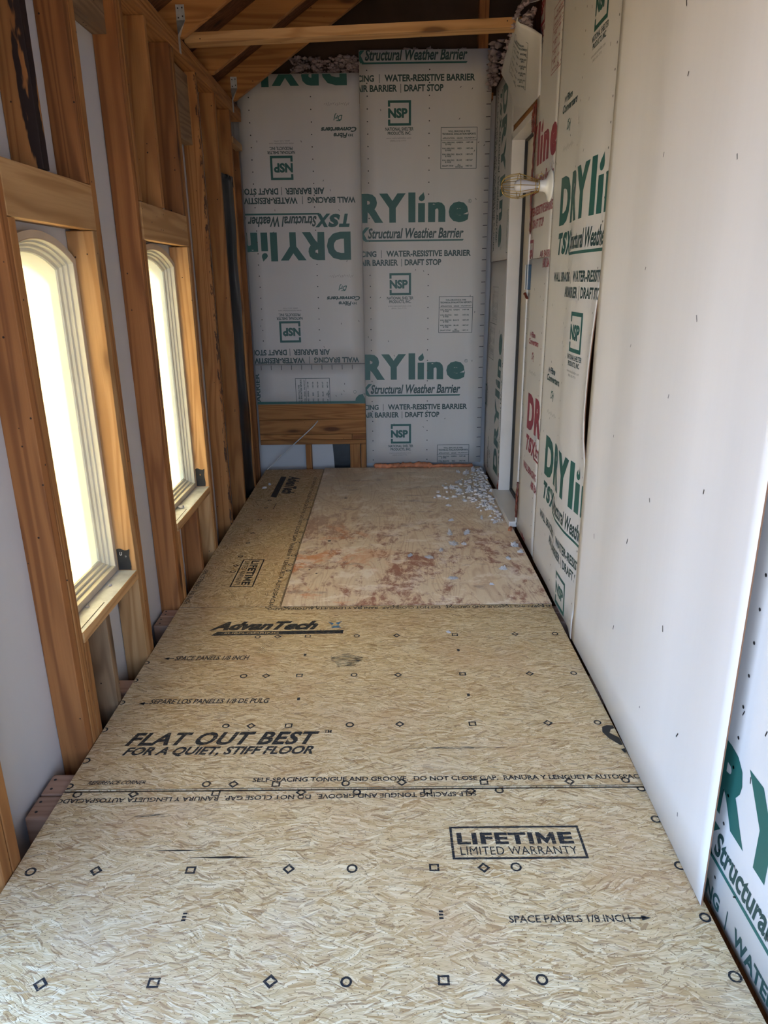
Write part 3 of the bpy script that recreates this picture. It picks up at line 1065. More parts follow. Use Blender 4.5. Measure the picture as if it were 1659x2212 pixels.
# blocking between studs near the top left
blk('blocking', XS + .001, -.985, 2.564, 2.943, 2.250, 2.395, 'angled-looking blocking board with a grey patch between studs, upper left', 'block', 'grey', 'y')
blk('blocking', XS + .004, XS + .05, 3.722, 4.098, 2.08, 2.40, 'splintered wood scrap between two studs high on the left wall', 'block', 'grey', 'y')
blk('blocking', -.99, -.945, 4.97, 5.272, 2.235, 2.275, 'small wood block high in the far left corner', 'block', 'pale', 'y')

# black plastic wrap hanging between two studs
mb = MB()
vs, fs = [], []
nu_, nv_ = 16, 60
for j in range(nv_ + 1):
    z = -.05 + 2.12 * j / nv_
    for i in range(nu_ + 1):
        y = 4.572 + .352 * i / nu_
        t = i / nu_
        x = -1.022 + .064 * t + .012 * mnoise.noise(Vector((t * 5, z * .7, 1))) + .012 * mnoise.noise(Vector((t * 9, z * 3, 5))) + .007 * math.sin(t * 9 + z * .4)
        if z < .35:
            x += .02 * (.35 - z) * mnoise.noise(Vector((t * 4, z * 6, 9)))
        zz = z - (.10 * t * t if j == nv_ else 0)
        vs.append((max(-1.036, min(x, XI - .003)), y, zz))
for j in range(nv_):
    for i in range(nu_):
        a = j * (nu_ + 1) + i
        fs.append((a, a + 1, a + nu_ + 2, a + nu_ + 1))
mb.add(vs, fs, 0, True)
props(mb.build('plastic_wrap', M_PLAST, None, (-1.01, 4.75, -.05)), 'crumpled black plastic hanging between two studs at the far left', 'plastic sheet')

# ------------------------------------------------------------------ floor framing
def joist(y0, y1, label):
    e_ = empty('floor_joist', (-1.03, (y0 + y1) / 2, -.26))
    props(e_, label, 'joist', 'floor joists in the gap by the left wall')
    og = tuple(e_.location)
    mb = MB(); mb.bbox(-1.026, .79, y0, y1, -.262, -.0195, .006, 0, .0, 0, 0)
    mb.build('beam', lumber('x', 'pink'), e_, og)
    for k, (dx, dy) in enumerate(((.022, .27), (.016, .72))):
        mb = MB()
        x, y = -1.026 + dx, y0 + (y1 - y0) * dy
        n = 10
        vs = [(x + .0042 * math.cos(2 * math.pi * q / n), y + .0042 * math.sin(2 * math.pi * q / n), zz) for zz in (-.0200, -.0188) for q in range(n)]
        mb.add(vs, [tuple(range(n, 2 * n))] + [(q, (q + 1) % n, n + (q + 1) % n, n + q) for q in range(n)])
        mb.build('screw', M_BLACK, e_, og)


joist(1.620, 1.711, 'nearer of the two pink joist tops beside the seam, lower left')
joist(1.717, 1.806, 'farther of the two pink joist tops beside the seam, lower left')
joist(2.255, 2.345, 'joist end showing between studs under the large window')
joist(2.785, 2.868, 'joist end with two screws in the gap before the second window')
joist(2.873, 2.944, 'dark joist end against the knotty full-height stud')
joist(4.14, 4.22, 'joist end just past the stud with the bark edge')

# ------------------------------------------------------------------ subfloor panels
def mk_circle(p, x, y, r=.0135, mi=0):
    p.ring(x + rnd.uniform(-.002, .002), y, r + rnd.uniform(-.001, .001), .0052, 14, mi, 0, 1.0)


def mk_diamond(p, x, y, mi=0):
    p.ring(x, y, .0165, .0078, 4, mi, 0)


def mk_square(p, x, y, mi=0):
    p.frame(x - .0125, y - .0115, x + .0125, y + .0115, .0048, mi)


SEQ = 'csdcsdcs'
ROWX = [(-.542, 'c'), (-.460, 'd'), (-.335, 's'), (-.130, 'c'), (.034, 'd'), (.275, 's'), (.525, 'd'), (.690, 'c')]
ROWX2 = [(-.904, 'c'), (-.741, 'd'), (-.503, 's'), (-.257, 'd'), (-.097, 'c'), (.108, 's'), (.232, 'd'), (.313, 'c')]


def row(p, xs, y, mi=0):
    for x, k in xs:
        {'c': mk_circle, 'd': mk_diamond, 's': mk_square}[k](p, x, y + rnd.uniform(-.002, .002), mi=mi)


def lifetime(p, x0, y0, x1, y1, mi=0):
    w, h = x1 - x0, y1 - y0
    p.frame(x0, y0, x1, y1, .0065, mi)
    a, b = y0 + h * .44, y0 + h * .80
    p.text('LIFETI', x0 + w * .05, a, x0 + w * .630, b, mi, .042, 0.0, 0.0, 1.12)
    m0, m1, t = x0 + w * .655, x0 + w * .795, w * .030
    mc = (m0 + m1) / 2
    p.rect(m0, a, m0 + t, b, mi)
    p.rect(m1 - t, a, m1, b, mi)
    p.poly([(m0 + t, b), (m0 + t, b - h * .17), (mc, a), (mc, a + h * .17)], mi)
    p.poly([(m1 - t, b), (mc, a + h * .17), (mc, a), (m1 - t, b - h * .17)], mi)
    p.text('E', x0 + w * .820, a, x0 + w * .93, b, mi, .042)
    p.text('LIMITED WARRANTY', x0 + w * .065, y0 + h * .13, x0 + w * .935, y0 + h * .37, mi, .0, 0.0, 0.0, 1.06)


def rotmap(px, py, ang):
    c, s_ = math.cos(ang), math.sin(ang)
    return lambda u, v: (px + u * c - v * s_, py + u * s_ + v * c)


def floor_panel(name, x0, x1, y0, y1, prints, mat, label, cat='panel', group='floor panels', th=.0185):
    mb = MB()
    mb.bbox(x0, x1, y0, y1, -th, 0, .0012)
    for k_, p in enumerate(prints):
        mb.add([(u, v, .0005 + .0004 * k_) for u, v in p.v], p.f)
        mb.m[-len(p.f):] = [m + 1 for m in p.m]
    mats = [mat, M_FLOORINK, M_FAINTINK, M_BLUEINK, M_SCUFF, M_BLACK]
    o = mb.build(name, mats, None, (0, 0, 0))
    return props(o, label, cat, group)


XL, XR = -.947, .737
GRV = 'SELF-SPACING TONGUE AND GROOVE.  DO NOT CLOSE GAP.  RANURA Y LENGUETA AUTOSPACIADO'
# near panel
p = Print()
lifetime(p, .157, 1.438, .503, 1.552)
row(p, ROWX2, 1.412); row(p, ROWX2, 1.111); row(p, ROWX2, 1.691, 1); row(p, ROWX2, .806)
q = Print(); q.text(GRV, 0, 0, 1.200, .019, 1, .024)
p.merge(q, rotmap(.246, 1.690, math.pi + .014))
p.text('SPACE PANELS 1/8 INCH', .270, 1.250, .548, 1.270, 1, .015)
p.rect(.545, 1.2585, .585, 1.2625, 0); p.poly([(.575, 1.2535), (.597, 1.2605), (.575, 1.2680)], 0)
for xx, yy in ((-.487, 1.262), (.110, 1.262)):
    for k in range(3):
        p.rect(xx, yy + k * .009, xx + .010, yy + k * .009 + .005, 0)
p.poly([(-.616, 1.476), (-.55, 1.4735), (-.486, 1.476), (-.55, 1.4790)], 4)
p.poly([(-.524, 1.452), (-.43, 1.4480), (-.337, 1.451), (-.42, 1.4555)], 4)
for yy in (1.573, 1.412, 1.260, 1.114, 1.695):
    mk_circle(p, .7215, yy)
p.poly([(-.72, 1.600), (-.66, 1.594), (-.60, 1.600), (-.62, 1.612), (-.68, 1.608)], 3)
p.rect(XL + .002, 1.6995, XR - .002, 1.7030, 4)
p.clip(XL + .002, .49, XR - .002, 1.7035)
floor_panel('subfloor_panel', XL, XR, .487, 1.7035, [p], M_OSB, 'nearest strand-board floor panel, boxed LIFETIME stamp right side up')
floor_panel('subfloor_panel', XL, XR, -.95, .4835, [], M_OSB, 'strand-board floor panel underfoot in front of the picture edge')
# middle panel
p = Print()
for yy in (2.637, 2.329, 2.018):
    row(p, ROWX, yy)
row(p, ROWX, 1.730, 1); row(p, ROWX, 2.918, 1)
p.text('AdvanTech', -.760, 2.696, -.300, 2.777, 0, .055, .45)
p.ring(-.280, 2.694, .009, .002, 12, 0)
bar = [(-.742, 2.650), (-.191, 2.659), (-.189, 2.689), (-.722, 2.684)]
p.poly(bar, 0)
p.poly([(-.262, 2.770), (-.235, 2.752), (-.242, 2.735)], 2); p.poly([(-.200, 2.772), (-.228, 2.754), (-.214, 2.738)], 2)
p.poly([(-.244, 2.728), (-.212, 2.732), (-.198, 2.706), (-.222, 2.712), (-.240, 2.704)], 2)
p.text('SPACE PANELS 1/8 INCH', -.838, 2.449, -.547, 2.484, 1, .024, .2)
p.rect(-.876, 2.462, -.842, 2.4665, 0); p.poly([(-.884, 2.464), (-.862, 2.455), (-.862, 2.474)], 0)
p.text('SEPARE LOS PANELES 1/8 DE PULG', -.842, 2.150, -.422, 2.180, 1, .024, .2)
p.rect(-.872, 2.152, -.844, 2.1560, 0); p.poly([(-.880, 2.154), (-.858, 2.145), (-.858, 2.163)], 0)
p.text('FLAT OUT BEST', -.846, 1.915, -.228, 1.984, 0, .036, .35, 0.0, 1.08)
p.text('TM', -.214, 1.975, -.190, 1.990, 0, .02)
p.text('FOR A QUIET, STIFF FLOOR', -.838, 1.860, -.240, 1.908, 0, .034, .35)
p.text('REFERENCE CORNER', -.893, 1.733, -.722, 1.750, 1, .024, .3)
p.text(GRV, -.406, 1.738, .800, 1.758, 1, .024)
q = Print(); q.text(GRV, 0, 0, 1.286, .024  , 1, .022)
p.merge(q, rotmap(.742, 2.912, math.pi))
for xx, yy in ((-.941, 1.843), (-.945, 2.002), (-.943, 2.161), (-.942, 2.306), (-.940, 2.434), (-.940, 1.727)):
    mk_circle(p, xx, yy, .013)
for xx, yy in ((-.325, 2.165), (-.335, 2.475), (.272, 2.500), (.276, 2.180)):
    p.rect(xx, yy, xx + .010, yy + .017, 0)
p.poly([(.690, 1.965), (.697, 1.992), (.715, 2.002), (.740, 2.000), (.740, 1.985), (.722, 1.980), (.712, 1.960), (.735, 1.935), (.740, 1.90), (.728, 1.895), (.702, 1.930)], 4)
p.poly([(.722, 1.875), (.740, 1.882), (.740, 1.860), (.728, 1.858)], 4)
p.poly([(.02, 1.890), (.20, 1.897), (.40, 1.889), (.20, 1.884)], 3)
sc_ = []
for k in range(24):
    a = 2 * math.pi * k / 24
    sc_.append((-.163 + .058 * math.cos(a) * (1 + .2 * math.sin(3 * a)), 2.437 + .05 * math.sin(a) * (1 + .15 * math.sin(5 * a))))
p.poly(sc_, 3)
for k in range(5):
    p.line((-.53 + k * .008, 2.50), (-.50 + k * .008, 2.60), .0025, 3)
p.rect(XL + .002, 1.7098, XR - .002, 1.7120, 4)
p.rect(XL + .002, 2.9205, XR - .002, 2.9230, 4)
p.clip(XL + .002, 1.7095, XR - .002, 2.9235)
p2 = Print(); p2.text('SUBFLOORING', -.690, 2.662, -.46, 2.677, -1, .02)
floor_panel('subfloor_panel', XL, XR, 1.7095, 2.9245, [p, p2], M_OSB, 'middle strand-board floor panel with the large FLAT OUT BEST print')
# narrow left panel, print turned a quarter so it reads from far to near
p = Print()
q = Print()
q.text('AdvanTech', 0, 0, .46, .092, 0, .055, .45)
q.poly([(.02, -.018), (.55, -.018), (.53, -.060), (.0, -.060)], 0)
p.merge(q, rotmap(-.738, 5.180, -math.pi / 2))
q = Print(); lifetime(q, 0, 0, .356, .114)
p.merge(q, rotmap(-.767, 3.500, -math.pi / 2))
q = Print(); q.text(GRV, 0, 0, 2.30, .022, 1, .012)
p.merge(q, rotmap(-.545, 5.15, -math.pi / 2))
q = Print(); q.text('SPACE PANELS 1/8 INCH', 0, 0, .40, .022, 1, .01)
p.merge(q, rotmap(-.940, 3.36, -math.pi / 2))
for k, (x, y) in zip('cdsdcsdc', ((-.79, 4.566), (-.79, 4.402), (-.79, 4.158), (-.79, 3.913), (-.79, 3.751), (-.79, 3.546), (-.79, 3.416), (-.79, 3.336))):
    {'c': mk_circle, 'd': mk_diamond, 's': mk_square}[k](p, x, y)
for k, (x, y) in zip('cdsdcsdc', ((-.506, 4.566), (-.506, 4.402), (-.506, 4.157), (-.506, 3.920), (-.506, 3.750), (-.506, 3.551), (-.506, 3.421), (-.506, 3.340))):
    {'c': mk_circle, 'd': mk_diamond, 's': mk_square}[k](p, x, y, mi=1)
p.line((-.735, 4.50), (-.739, 4.37), .004, 0)
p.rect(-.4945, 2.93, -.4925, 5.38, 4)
p.clip(XL + .002, 2.929, -.492, 5.385)
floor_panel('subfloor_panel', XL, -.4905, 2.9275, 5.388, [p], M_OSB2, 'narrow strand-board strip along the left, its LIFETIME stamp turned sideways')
# plywood sheet
p = Print()
for x, y in ((-.33, 3.77), (-.28, 4.60), (-.40, 3.35), (-.36, 3.30)):
    p.dot(x, y, .011 if y > 3.5 else .006, 4, 9)
floor_panel('plywood_sheet', -.4865, .742, 2.9275, 5.425, [p], M_PLY, 'old rust-stained plywood sheet at the far end of the floor')

# ------------------------------------------------------------------ end wall sheets
YB = 5.43
backmap = lambda xD, zb: (lambda u, v, d: (xD + u, YB - d, zb + v))


def back_sheet(name, x0, x1, z0, z1, yoff, prints, mats, label, nu=8, nv=16):
    f = lambda u, v, d: (u, YB - yoff - d + 0.0022 * mnoise.noise(Vector((u * 1.1, v * .8, yoff * 50))), v)
    mb, mt = sheet(name, (x0, z0, x1, z1), f, prints, mats, nu=nu, nv=nv)
    o = mb.build(name, mt, None, ((x0 + x1) / 2, YB, z0))
    return props(o, label, 'panel', 'printed white sheathing panels')


blk_ = Print(); logo_block(blk_)
p = Print()
for zb in (.683, 1.790, 2.898):
    p.merge(blk_, lambda u, v, zb=zb: (-.354 + u, zb + v))
q = Print(); dots_cols(q, .06, 2.84); p.merge(q, lambda u, v: (u - .354, v))
z = .08
while z < 2.8:
    p.line((.702, z), (.733, z + .001), .0042, 3)
    z += .0765
staples(p, 26, -.14, .70, .15, 2.7)
p.clip(-.1545, .035, .7335, 2.853, .06)
back_sheet('sheathing_sheet', -.156, .735, .034, 2.855, .004, [p], INK_G, 'tall upright sheathing panel on the right half of the end wall')
p = Print()
for zb in (.627, 1.735, 2.843):
    p.merge(blk_, lambda u, v, zb=zb: (-.240 - u, zb - v))
q = Print(); dots_cols(q, -2.0, 1.0); p.merge(q, lambda u, v: (-.240 - u, 1.735 - v))
staples(p, 16, -.95, -.18, .85, 2.6)
p.clip(-.984, .812, -.1585, 2.722, .06)
back_sheet('sheathing_sheet', -.986, -.1575, .808, 2.725, .0, [p], INK_G, 'sheathing panel with upside-down lettering on the left half of the end wall')
# low strip with sideways print
p = Print()
q = Print(); report_table(q, 0, 0, .250, .262)
p.merge(q, lambda u, v: (-.688 - v, .452 + u))
q = Print(); q.text('BARRIER', 0, 0, .25, .036, 1, .022)
p.merge(q, lambda u, v: (-.958 - v, .492 + u))
q = Print(); q.text('e', 0, 0, .141, .136, 0, .055); q.ring(.155, .135, .0125, .0022, 16, 0)
p.merge(q, lambda u, v: (-.155 - v * .9 + .04, .44 + u))
p.rect(-.985, .506, -.157, .526, 0)
p.clip(-.985, .5065, -.1585, .803, 0)
z = -.94
while z < -.18:
    p.line((z, .800), (z, .765), .0042, 3)
    z += .0765
staples(p, 5, -.5, -.25, .56, .74)
q = Print()
for k, t in enumerate(('WB', 'RB', 'W2')):
    for e_ in range(3):
        q.rect(-.925 + k * .075 + e_ * .012, .511, -.918 + k * .075 + e_ * .012, .521, 2)
p.merge(q)
mats = INK_G[:4] + [M_BLACK]
back_sheet('sheathing_strip', -.986, -.1575, .505, .8045, .002, [p], INK_G, 'low sheathing strip with sideways report table and green bottom edge', 6, 3)

# exposed framing below the strip
blk('end_wall_header', -.984, -.158, 5.436, 5.474, .384, .520, 'upper wide orange header board low on the end wall', 'board', 'fir', 'x', 'boards across the end wall opening')
blk('end_wall_header', -.984, -.158, 5.437, 5.475, .268, .382, 'lower wide orange header board with a long dark split', 'board', 'fir', 'x', 'boards across the end wall opening')
blk('end_wall_plate', -.984, -.268, 5.438, 5.520, .225, .265, 'upper thin plate under the orange header boards', 'board', 'fir', 'x', 'boards across the end wall opening')
blk('end_wall_plate', -.266, -.158, 5.438, 5.520, .225, .265, 'short dark plate piece at the right end under the header boards', 'board', 'red', 'x', 'boards across the end wall opening')
blk('end_wall_plate', -.984, -.158, 5.436, 5.520, .187, .223, 'lowest plate across the end wall opening', 'board', 'fir', 'x', 'boards across the end wall opening')
for xa_, xb_, lab, tn in ((-.634, -.592, 'short stud in the middle of the low end-wall opening', 'fir'), (-.286, -.205, 'wide short stud at the right of the low end-wall opening', 'fir'), (-.200, -.160, 'narrow short stud beside the bottom of the tall panel', 'fir')):
    stud('cripple_stud', 5.437, 5.525, -.25, .186, lab, tn, False, xa_, xb_, 'short studs in the low end-wall opening', 'stud', .001)
mb = MB()
vs = []
for j in range(5):
    z = .0 + .185 * j / 4 - .03 * (j == 0)
    for i in range(5):
        vs.append((-.418 + .130 * i / 4 - .012 * j / 4 * (i == 0), 5.531 + .003 * mnoise.noise(Vector((i, j, 0))), z))
mb.add(vs, [(j * 5 + i, j * 5 + i + 1, j * 5 + i + 6, j * 5 + i + 5) for j in range(4) for i in range(4)], 0, True)
props(mb.build('flashing_tape', M_TAPE, None, (-.35, 5.53, 0)), 'black tape patch low in the end-wall opening', 'tape')
# gable framing dimly seen above
blk('gable_stud', .640, .705, 5.44, 5.53, 2.60, 3.80, 'dim upright post in the dark gable above the tall panel', 'stud', 'red', 'z')
blk('gable_plate', -.98, .75, 5.44, 5.53, 2.56, 2.60, 'hidden plate behind the tops of the end-wall panels', 'board', 'red', 'x')
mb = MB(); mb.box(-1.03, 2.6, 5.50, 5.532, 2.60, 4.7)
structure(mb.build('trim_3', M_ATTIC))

# ------------------------------------------------------------------ rafters, tie beam, ties
def rafter(y0, label, xe=2.6):
    mb = MB()
    xa_, xb_ = -1.2, xe
    xh = -.945 + (2.496 - 2.489) / SL
    prof = [(xa_, ZR(xa_)), (-1.0455, ZR(-1.0455)), (-1.0455, 2.496), (xh, 2.496), (xb_, ZR(xb_)), (xb_, ZR(xb_) + T - .002), (xa_, ZR(xa_) + T - .002)]
    vs = [(x, y0, z) for x, z in prof] + [(x, y0 + .038, z) for x, z in prof]
    mb.add(vs, [(0, 1, 2, 6), (2, 3, 4, 5, 6), (7, 13, 9, 8), (9, 13, 12, 11, 10)] + [(k, k + 7, (k + 1) % 7 + 7, (k + 1) % 7) for k in range(7)])
    o = mb.build('rafter', lumber('x', 'fir'), None, (-.945, y0, 2.489))
    props(o, label, 'rafter', 'roof rafters')


rafter(5.075, 'farthest visible rafter, meeting the wall by the end-wall sheathing')
rafter(4.462, 'middle visible rafter, crossing behind the tie beam')
rafter(3.848, 'nearest visible rafter, its foot by the tie beam')
rafter(3.235, 'rafter just above the top left edge of the picture')

mb = MB()
a_ = [(-.962, 3.990, 2.514), (.70, 4.070, 2.586)]
vs = []
for (x, y, z) in a_:
    vs += [(x, y, z - .002), (x, y + .088, z - .002), (x, y + .088, z + .040), (x, y, z + .040)]
mb.add(vs, [(0, 3, 2, 1), (4, 5, 6, 7), (0, 1, 5, 4), (1, 2, 6, 5), (2, 3, 7, 6), (3, 0, 4, 7)])
o = mb.build('tie_beam', lumber('x', 'pale'), None, (-.13, 3.94, 2.51))
props(o, 'flat pale two-by-four crossing under the roof from wall to wall', 'beam')

for (y, lab) in ((3.846, 'galvanised rafter tie on the nearest rafter by the tie beam'), (5.073, 'galvanised rafter tie on the farthest rafter at the end wall')):
    mb = MB()
    t = .0015
    for (x0, x1, z0, z1) in ((-.955, -.915, 2.560, 2.625),):
        mb.box(x0, x1, y - t, y, z0, z1)
    # twisted web and lower leg on the plate
    vs = [(-.955, y - t, 2.562), (-.915, y - t, 2.562), (-.9455, y + .002, 2.495), (-.9455, y - .030, 2.495)]
    mb.add(vs + [(x - .001, yy, z) for x, yy, z in vs], [(0, 1, 2, 3), (4, 7, 6, 5)])
    mb.box(-.9475, -.9455, y - .030, y + .002, 2.425, 2.497)
    for dx, dz in ((.010, .012), (.030, .018), (.010, .050), (.030, .052)):
        mb.box(-.955 + dx - .003, -.955 + dx + .003, y - t - .001, y - t, 2.560 + dz - .003, 2.560 + dz + .003, 1)
    props(mb.build('rafter_tie', [M_GALV, M_BLACK], None, (-.94, y, 2.43)), lab, 'metal bracket', 'galvanised rafter ties')

# ------------------------------------------------------------------ right wall sheets
def sm(t):
    t = max(0, min(1, t))
    return t * t * (3 - 2 * t)


def right_sheet(name, x, yD, u0, u1, z0, z1, prints, mats, label, bend=None, nu=12, nv=24):
    bend = bend or (lambda y, z: 0.0)
    f = lambda u, v, d: (x - bend(yD - u, v) - d, yD - u, v)
    mb, mt = sheet(name, (u0, z0, u1, z1), f, prints, mats, nu=nu, nv=nv)
    o = mb.build(name, mt, None, (x, yD - (u0 + u1) / 2, z0))
    return props(o, label, 'panel', 'printed white sheathing panels')


# green printed panel with a bulge
def green_bend(y, z):
    u = 3.312 - y
    b_ = sm((u - .17) / .20) * (1 - .92 * sm((u - .47) / .23))
    fz = sm((z - .02) / .35) * (1 - .68 * sm((z - 1.75) / .5)) + .30 * (1 - sm((z - .02) / .35))
    lip = .030 * sm((u - .58) / .15) * sm((z - .60) / .30) * (1 - sm((z - 1.0) / .65))
    low = .018 * sm((u - .58) / .15) * (1 - sm((z - .06) / .2))
    return .019 * b_ * fz + lip + low


p = Print()
for zb in (.507, 1.615, 2.723):
    p.merge(blk_, lambda u, v, zb=zb: (u, zb + v))
q = Print(); dots_cols(q, -.02, 2.7, (.25, .668)); p.merge(q)
staples(p, 34, -.14, .70, .1, 2.6, 3, .012)
z = .05
while z < 2.7:
    p.line((-.150, z), (-.141, z + .004), .0028, 3)
    z += .0765
p.clip(-.151, .004, .724, 2.74, .03)
right_sheet('sheathing_sheet', .760, 3.312, -.153, .726, .002, 2.745, [p], INK_G, 'wavy green-lettered sheathing panel right of the red-lettered strip', green_bend, 30, 30)

blk_r = blk_
p = Print()
p.merge(blk_, lambda u, v: (u, .632 + v)); p.merge(blk_, lambda u, v: (u, 1.740 + v))
q = Print(); dots_cols(q, .0, 1.49, (.249,)); p.merge(q)
z = .05
while z < 1.49:
    p.line((-.150, z), (-.128, z - .004), .0028, 3)
    p.line((.345, z + .03), (.330, z + .033), .0022, 0)
    z += .0765
staples(p, 8, -.1, .3, .2, 1.4)
p.clip(-.156, .004, .342, 1.4945, .06)
right_sheet('sheathing_strip', .764, 3.808, -.158, .344, .002, 1.4955, [p], INK_R, 'lower red-lettered sheathing strip between the door and the green-lettered panel', None, 6, 12)
p = Print()
p.merge(blk_, lambda u, v: (u + .705, 1.930 + v)); p.merge(blk_, lambda u, v: (u + .705, 3.038 + v))
q = Print()
for k in range(30):
    q.line((1.20, 1.52 + k * .04), (1.215, 1.524 + k * .04), .0022, 0)
p.merge(q)
q = Print(); q.text('AIR BARRIER', 1.42, 1.497, 1.70, 1.53, 0, .022); p.merge(q)
p.clip(1.16, 1.499, 1.657, 2.74, .06)
p.v = [(u - .712 + 0, v) for u, v in p.v]
right_sheet('sheathing_strip', .764, 4.412, .448, .948, 1.4975, 2.745, [p], INK_R, 'upper red-lettered sheathing strip that carries the caged lamp', None, 6, 12)

# big blank sheet lapping over the near panel
def blank_bend(y, z):
    lift = .022 * max(0, (2.2 - y) / .9)
    waves = .004 * math.sin(y * 7.1) + .003 * math.sin(y * 15 + z)
    return .012 + lift + waves * sm(z / .4)


p = Print()
for (y, z) in ((1.95, 1.86), (2.00, 2.02), (2.06, 1.70), (2.12, 1.42), (1.62, 1.63), (1.72, 1.30), (1.85, 1.10), (1.50, 1.95), (1.58, .92), (2.2, 1.2), (1.9, .8), (2.05, .62), (1.7, .5), (2.3, .9), (2.1, .30), (1.55, .28), (2.42, .5), (1.8, .2), (1.47, .10)):
    L = rnd.uniform(.008, .020)
    a = rnd.uniform(1.0, 2.0)
    u = 2.584 - y
    if rnd.random() < .5:
        p.line((u, z), (u + L * math.cos(a), z + L * math.sin(a)), .0040, 3)
    else:
        p.line((u, z), (u + L * math.cos(a), z + L * math.sin(a)), .0048, 2)
p.clip(0.004, .006, 1.29, 2.7, .05)
right_sheet('blank_sheet', .757, 2.584, 0, 1.294, .003, 2.75, [p], [M_BLANK, M_GREEN, M_DGREEN, M_GREY, M_BLACK], 'large blank white sheet with streaks and dents on the right wall', blank_bend, 30, 20)

# near green-lettered panel under the blank sheet's edge
p = Print()
p.merge(blk_, lambda u, v: (u, .225 + v)); p.merge(blk_, lambda u, v: (u, 1.333 + v))
q = Print(); dots_cols(q, -.01, 1.4, (.26, .67), .0765); p.merge(q)
staples(p, 12, .25, .6, .02, .9, 3, .015)
p.clip(.05, -.017, 1.0, 2.3, 0)
right_sheet('sheathing_sheet', .757, 1.571, .03, 1.25, -.020, 2.75, [p], INK_G, 'nearest sheathing panel with big green letters at the right picture edge', None, 8, 12)
# corner strip beside the door: lower piece reads upward
CX = .764
p = Print()
p.merge(blk_, lambda u, v: (5.43 - (4.745 + v), .105 + u))
p.merge(blk_, lambda u, v: (5.43 - (4.745 + 1.108 + v), .105 + u))
q = Print(); report_table(q, 0, 0, .25, .259, 1); p.merge(q, lambda u, v: (5.43 - (5.27 + v), 1.10 + u), {0: 0, 1: 2, 2: 2, 3: 3})
staples(p, 8, .1, .7, .2, 1.4)
p.clip(.012, .004, .785, 1.512, .1)
f_u = 5.43
right_sheet('sheathing_strip', CX, f_u, .006, .788, .002, 1.5145, [p], INK_G, 'lower sheathing strip in the far corner with lettering running upward', lambda y, z: .004 * math.sin(z * 3), 8, 14)

# upper corner sheet, above the door it peels off the wall and curls into the room
RIM = [(.7600, 3.892, 2.505), (.742, 3.905, 2.560), (.705, 3.93, 2.600), (.655, 3.97, 2.640), (.612, 4.03, 2.690)]
ray = lambda px, py, x: None


def px_on_x(px, py, x):
    """point of the plane x where the photograph shows this pixel (used once, to take the curl's size)"""
    d = _f + _r2 * ((px - 829.5) / 1531.44) - _u2 * ((py - 1106) / 1531.44)
    t = x / d.x
    return (x, t * d.y, 1.4013 + t * d.z)


def lerp(a, b, t):
    return tuple(p_ + (q_ - p_) * t for p_, q_ in zip(a, b))


def poly_at(pts, t):
    t = max(0, min(1, t)) * (len(pts) - 1)
    i = min(int(t), len(pts) - 2)
    return lerp(pts[i], pts[i + 1], t - i)


near_edge = [(.7600, 3.892, 2.245), (.7600, 3.892, 2.33), (.759, 3.895, 2.42), (.756, 3.90, 2.500)]
rim = [(.756, 3.90, 2.500), px_on_x(1156, 62, .735), px_on_x(1142, 54, .705), px_on_x(1130, 50, .680), px_on_x(1122, 45, .660), px_on_x(1118, 38, .645)]
tip = (.730, 4.98, 2.600)
sil = [tip, px_on_x(1089, 130, .700), px_on_x(1098, 100, .680), px_on_x(1108, 68, .665), rim[-1]]
foot = [(.760, 3.892, 2.245), (.760, 4.20, 2.247), (.760, 4.62, 2.35), (.757, 4.85, 2.50), tip]
mb = MB()
# flat lower part
f = lambda u, v, d: (CX - d, f_u - u, v)
pz = Print()
pz.merge(blk_, lambda u, v: (5.43 - (5.085 - v), 2.555 - u))
pz.merge(blk_, lambda u, v: (5.43 - (5.085 - 1.108 - v), 2.555 - u))
staples(pz, 10, .1, .7, 1.6, 2.2)
pz.clip(.012, 1.52, .785, 2.60, .1)
m2, mt = sheet('x', (.006, 1.5165, .788, 2.62), f, [pz], INK_G, nu=8, nv=10)
mb.v, mb.f, mb.m, mb.sm = m2.v, m2.f, m2.m, m2.sm
# piece above the door head
vs = [(.7602, 4.642, 2.250), (.7602, 3.892, 2.245), (.7602, 3.892, 2.31), (.7602, 4.642, 2.62)]
mb.add(vs + [(x + .0035, y, z) for x, y, z in vs], [(0, 1, 2, 3), (4, 7, 6, 5), (0, 4, 5, 1), (1, 5, 6, 2)])
# curled part: Coons patch
NU, NV = 22, 18


def coons(s, t):
    # s along foot (0 near .. 1 tip), t from foot (0) to rim (1)
    c0 = poly_at(foot, s)
    c1 = poly_at(rim, s)
    d0 = poly_at(near_edge, t)
    d1 = poly_at(sil, t)
    P00, P10, P01, P11 = foot[0], foot[-1], rim[0], rim[-1]
    out = []
    for k in range(3):
        lc = (1 - t) * c0[k] + t * c1[k]
        ld = (1 - s) * d0[k] + s * d1[k]
        bl = (1 - s) * (1 - t) * P00[k] + s * (1 - t) * P10[k] + (1 - s) * t * P01[k] + s * t * P11[k]
        out.append(lc + ld - bl)
    out[0] = min(out[0], .7655) - .020 * math.sin(math.pi * s) * t * (1 - .2 * t)
    return out


def patch(fn, thick=.003):
    A = []
    for off in (0, thick):
        for j in range(NV + 1):
            for i in range(NU + 1):
                x, y, z = fn(i / NU, j / NV)
                A.append((x + off, y + off * .5, z))
    st = NU + 1
    B_ = st * (NV + 1)
    fs = []
    for j in range(NV):
        for i in range(NU):
            a = j * st + i
            fs.append((a, a + st, a + st + 1, a + 1))
            fs.append((B_ + a, B_ + a + 1, B_ + a + st + 1, B_ + a + st))
    for i in range(NU):
        a = NV * st + i
        fs.append((a, B_ + a, B_ + a + 1, a + 1))
    for j in range(NV):
        a = j * st
        fs.append((a, B_ + a, B_ + a + st, a + st))
    return A, fs


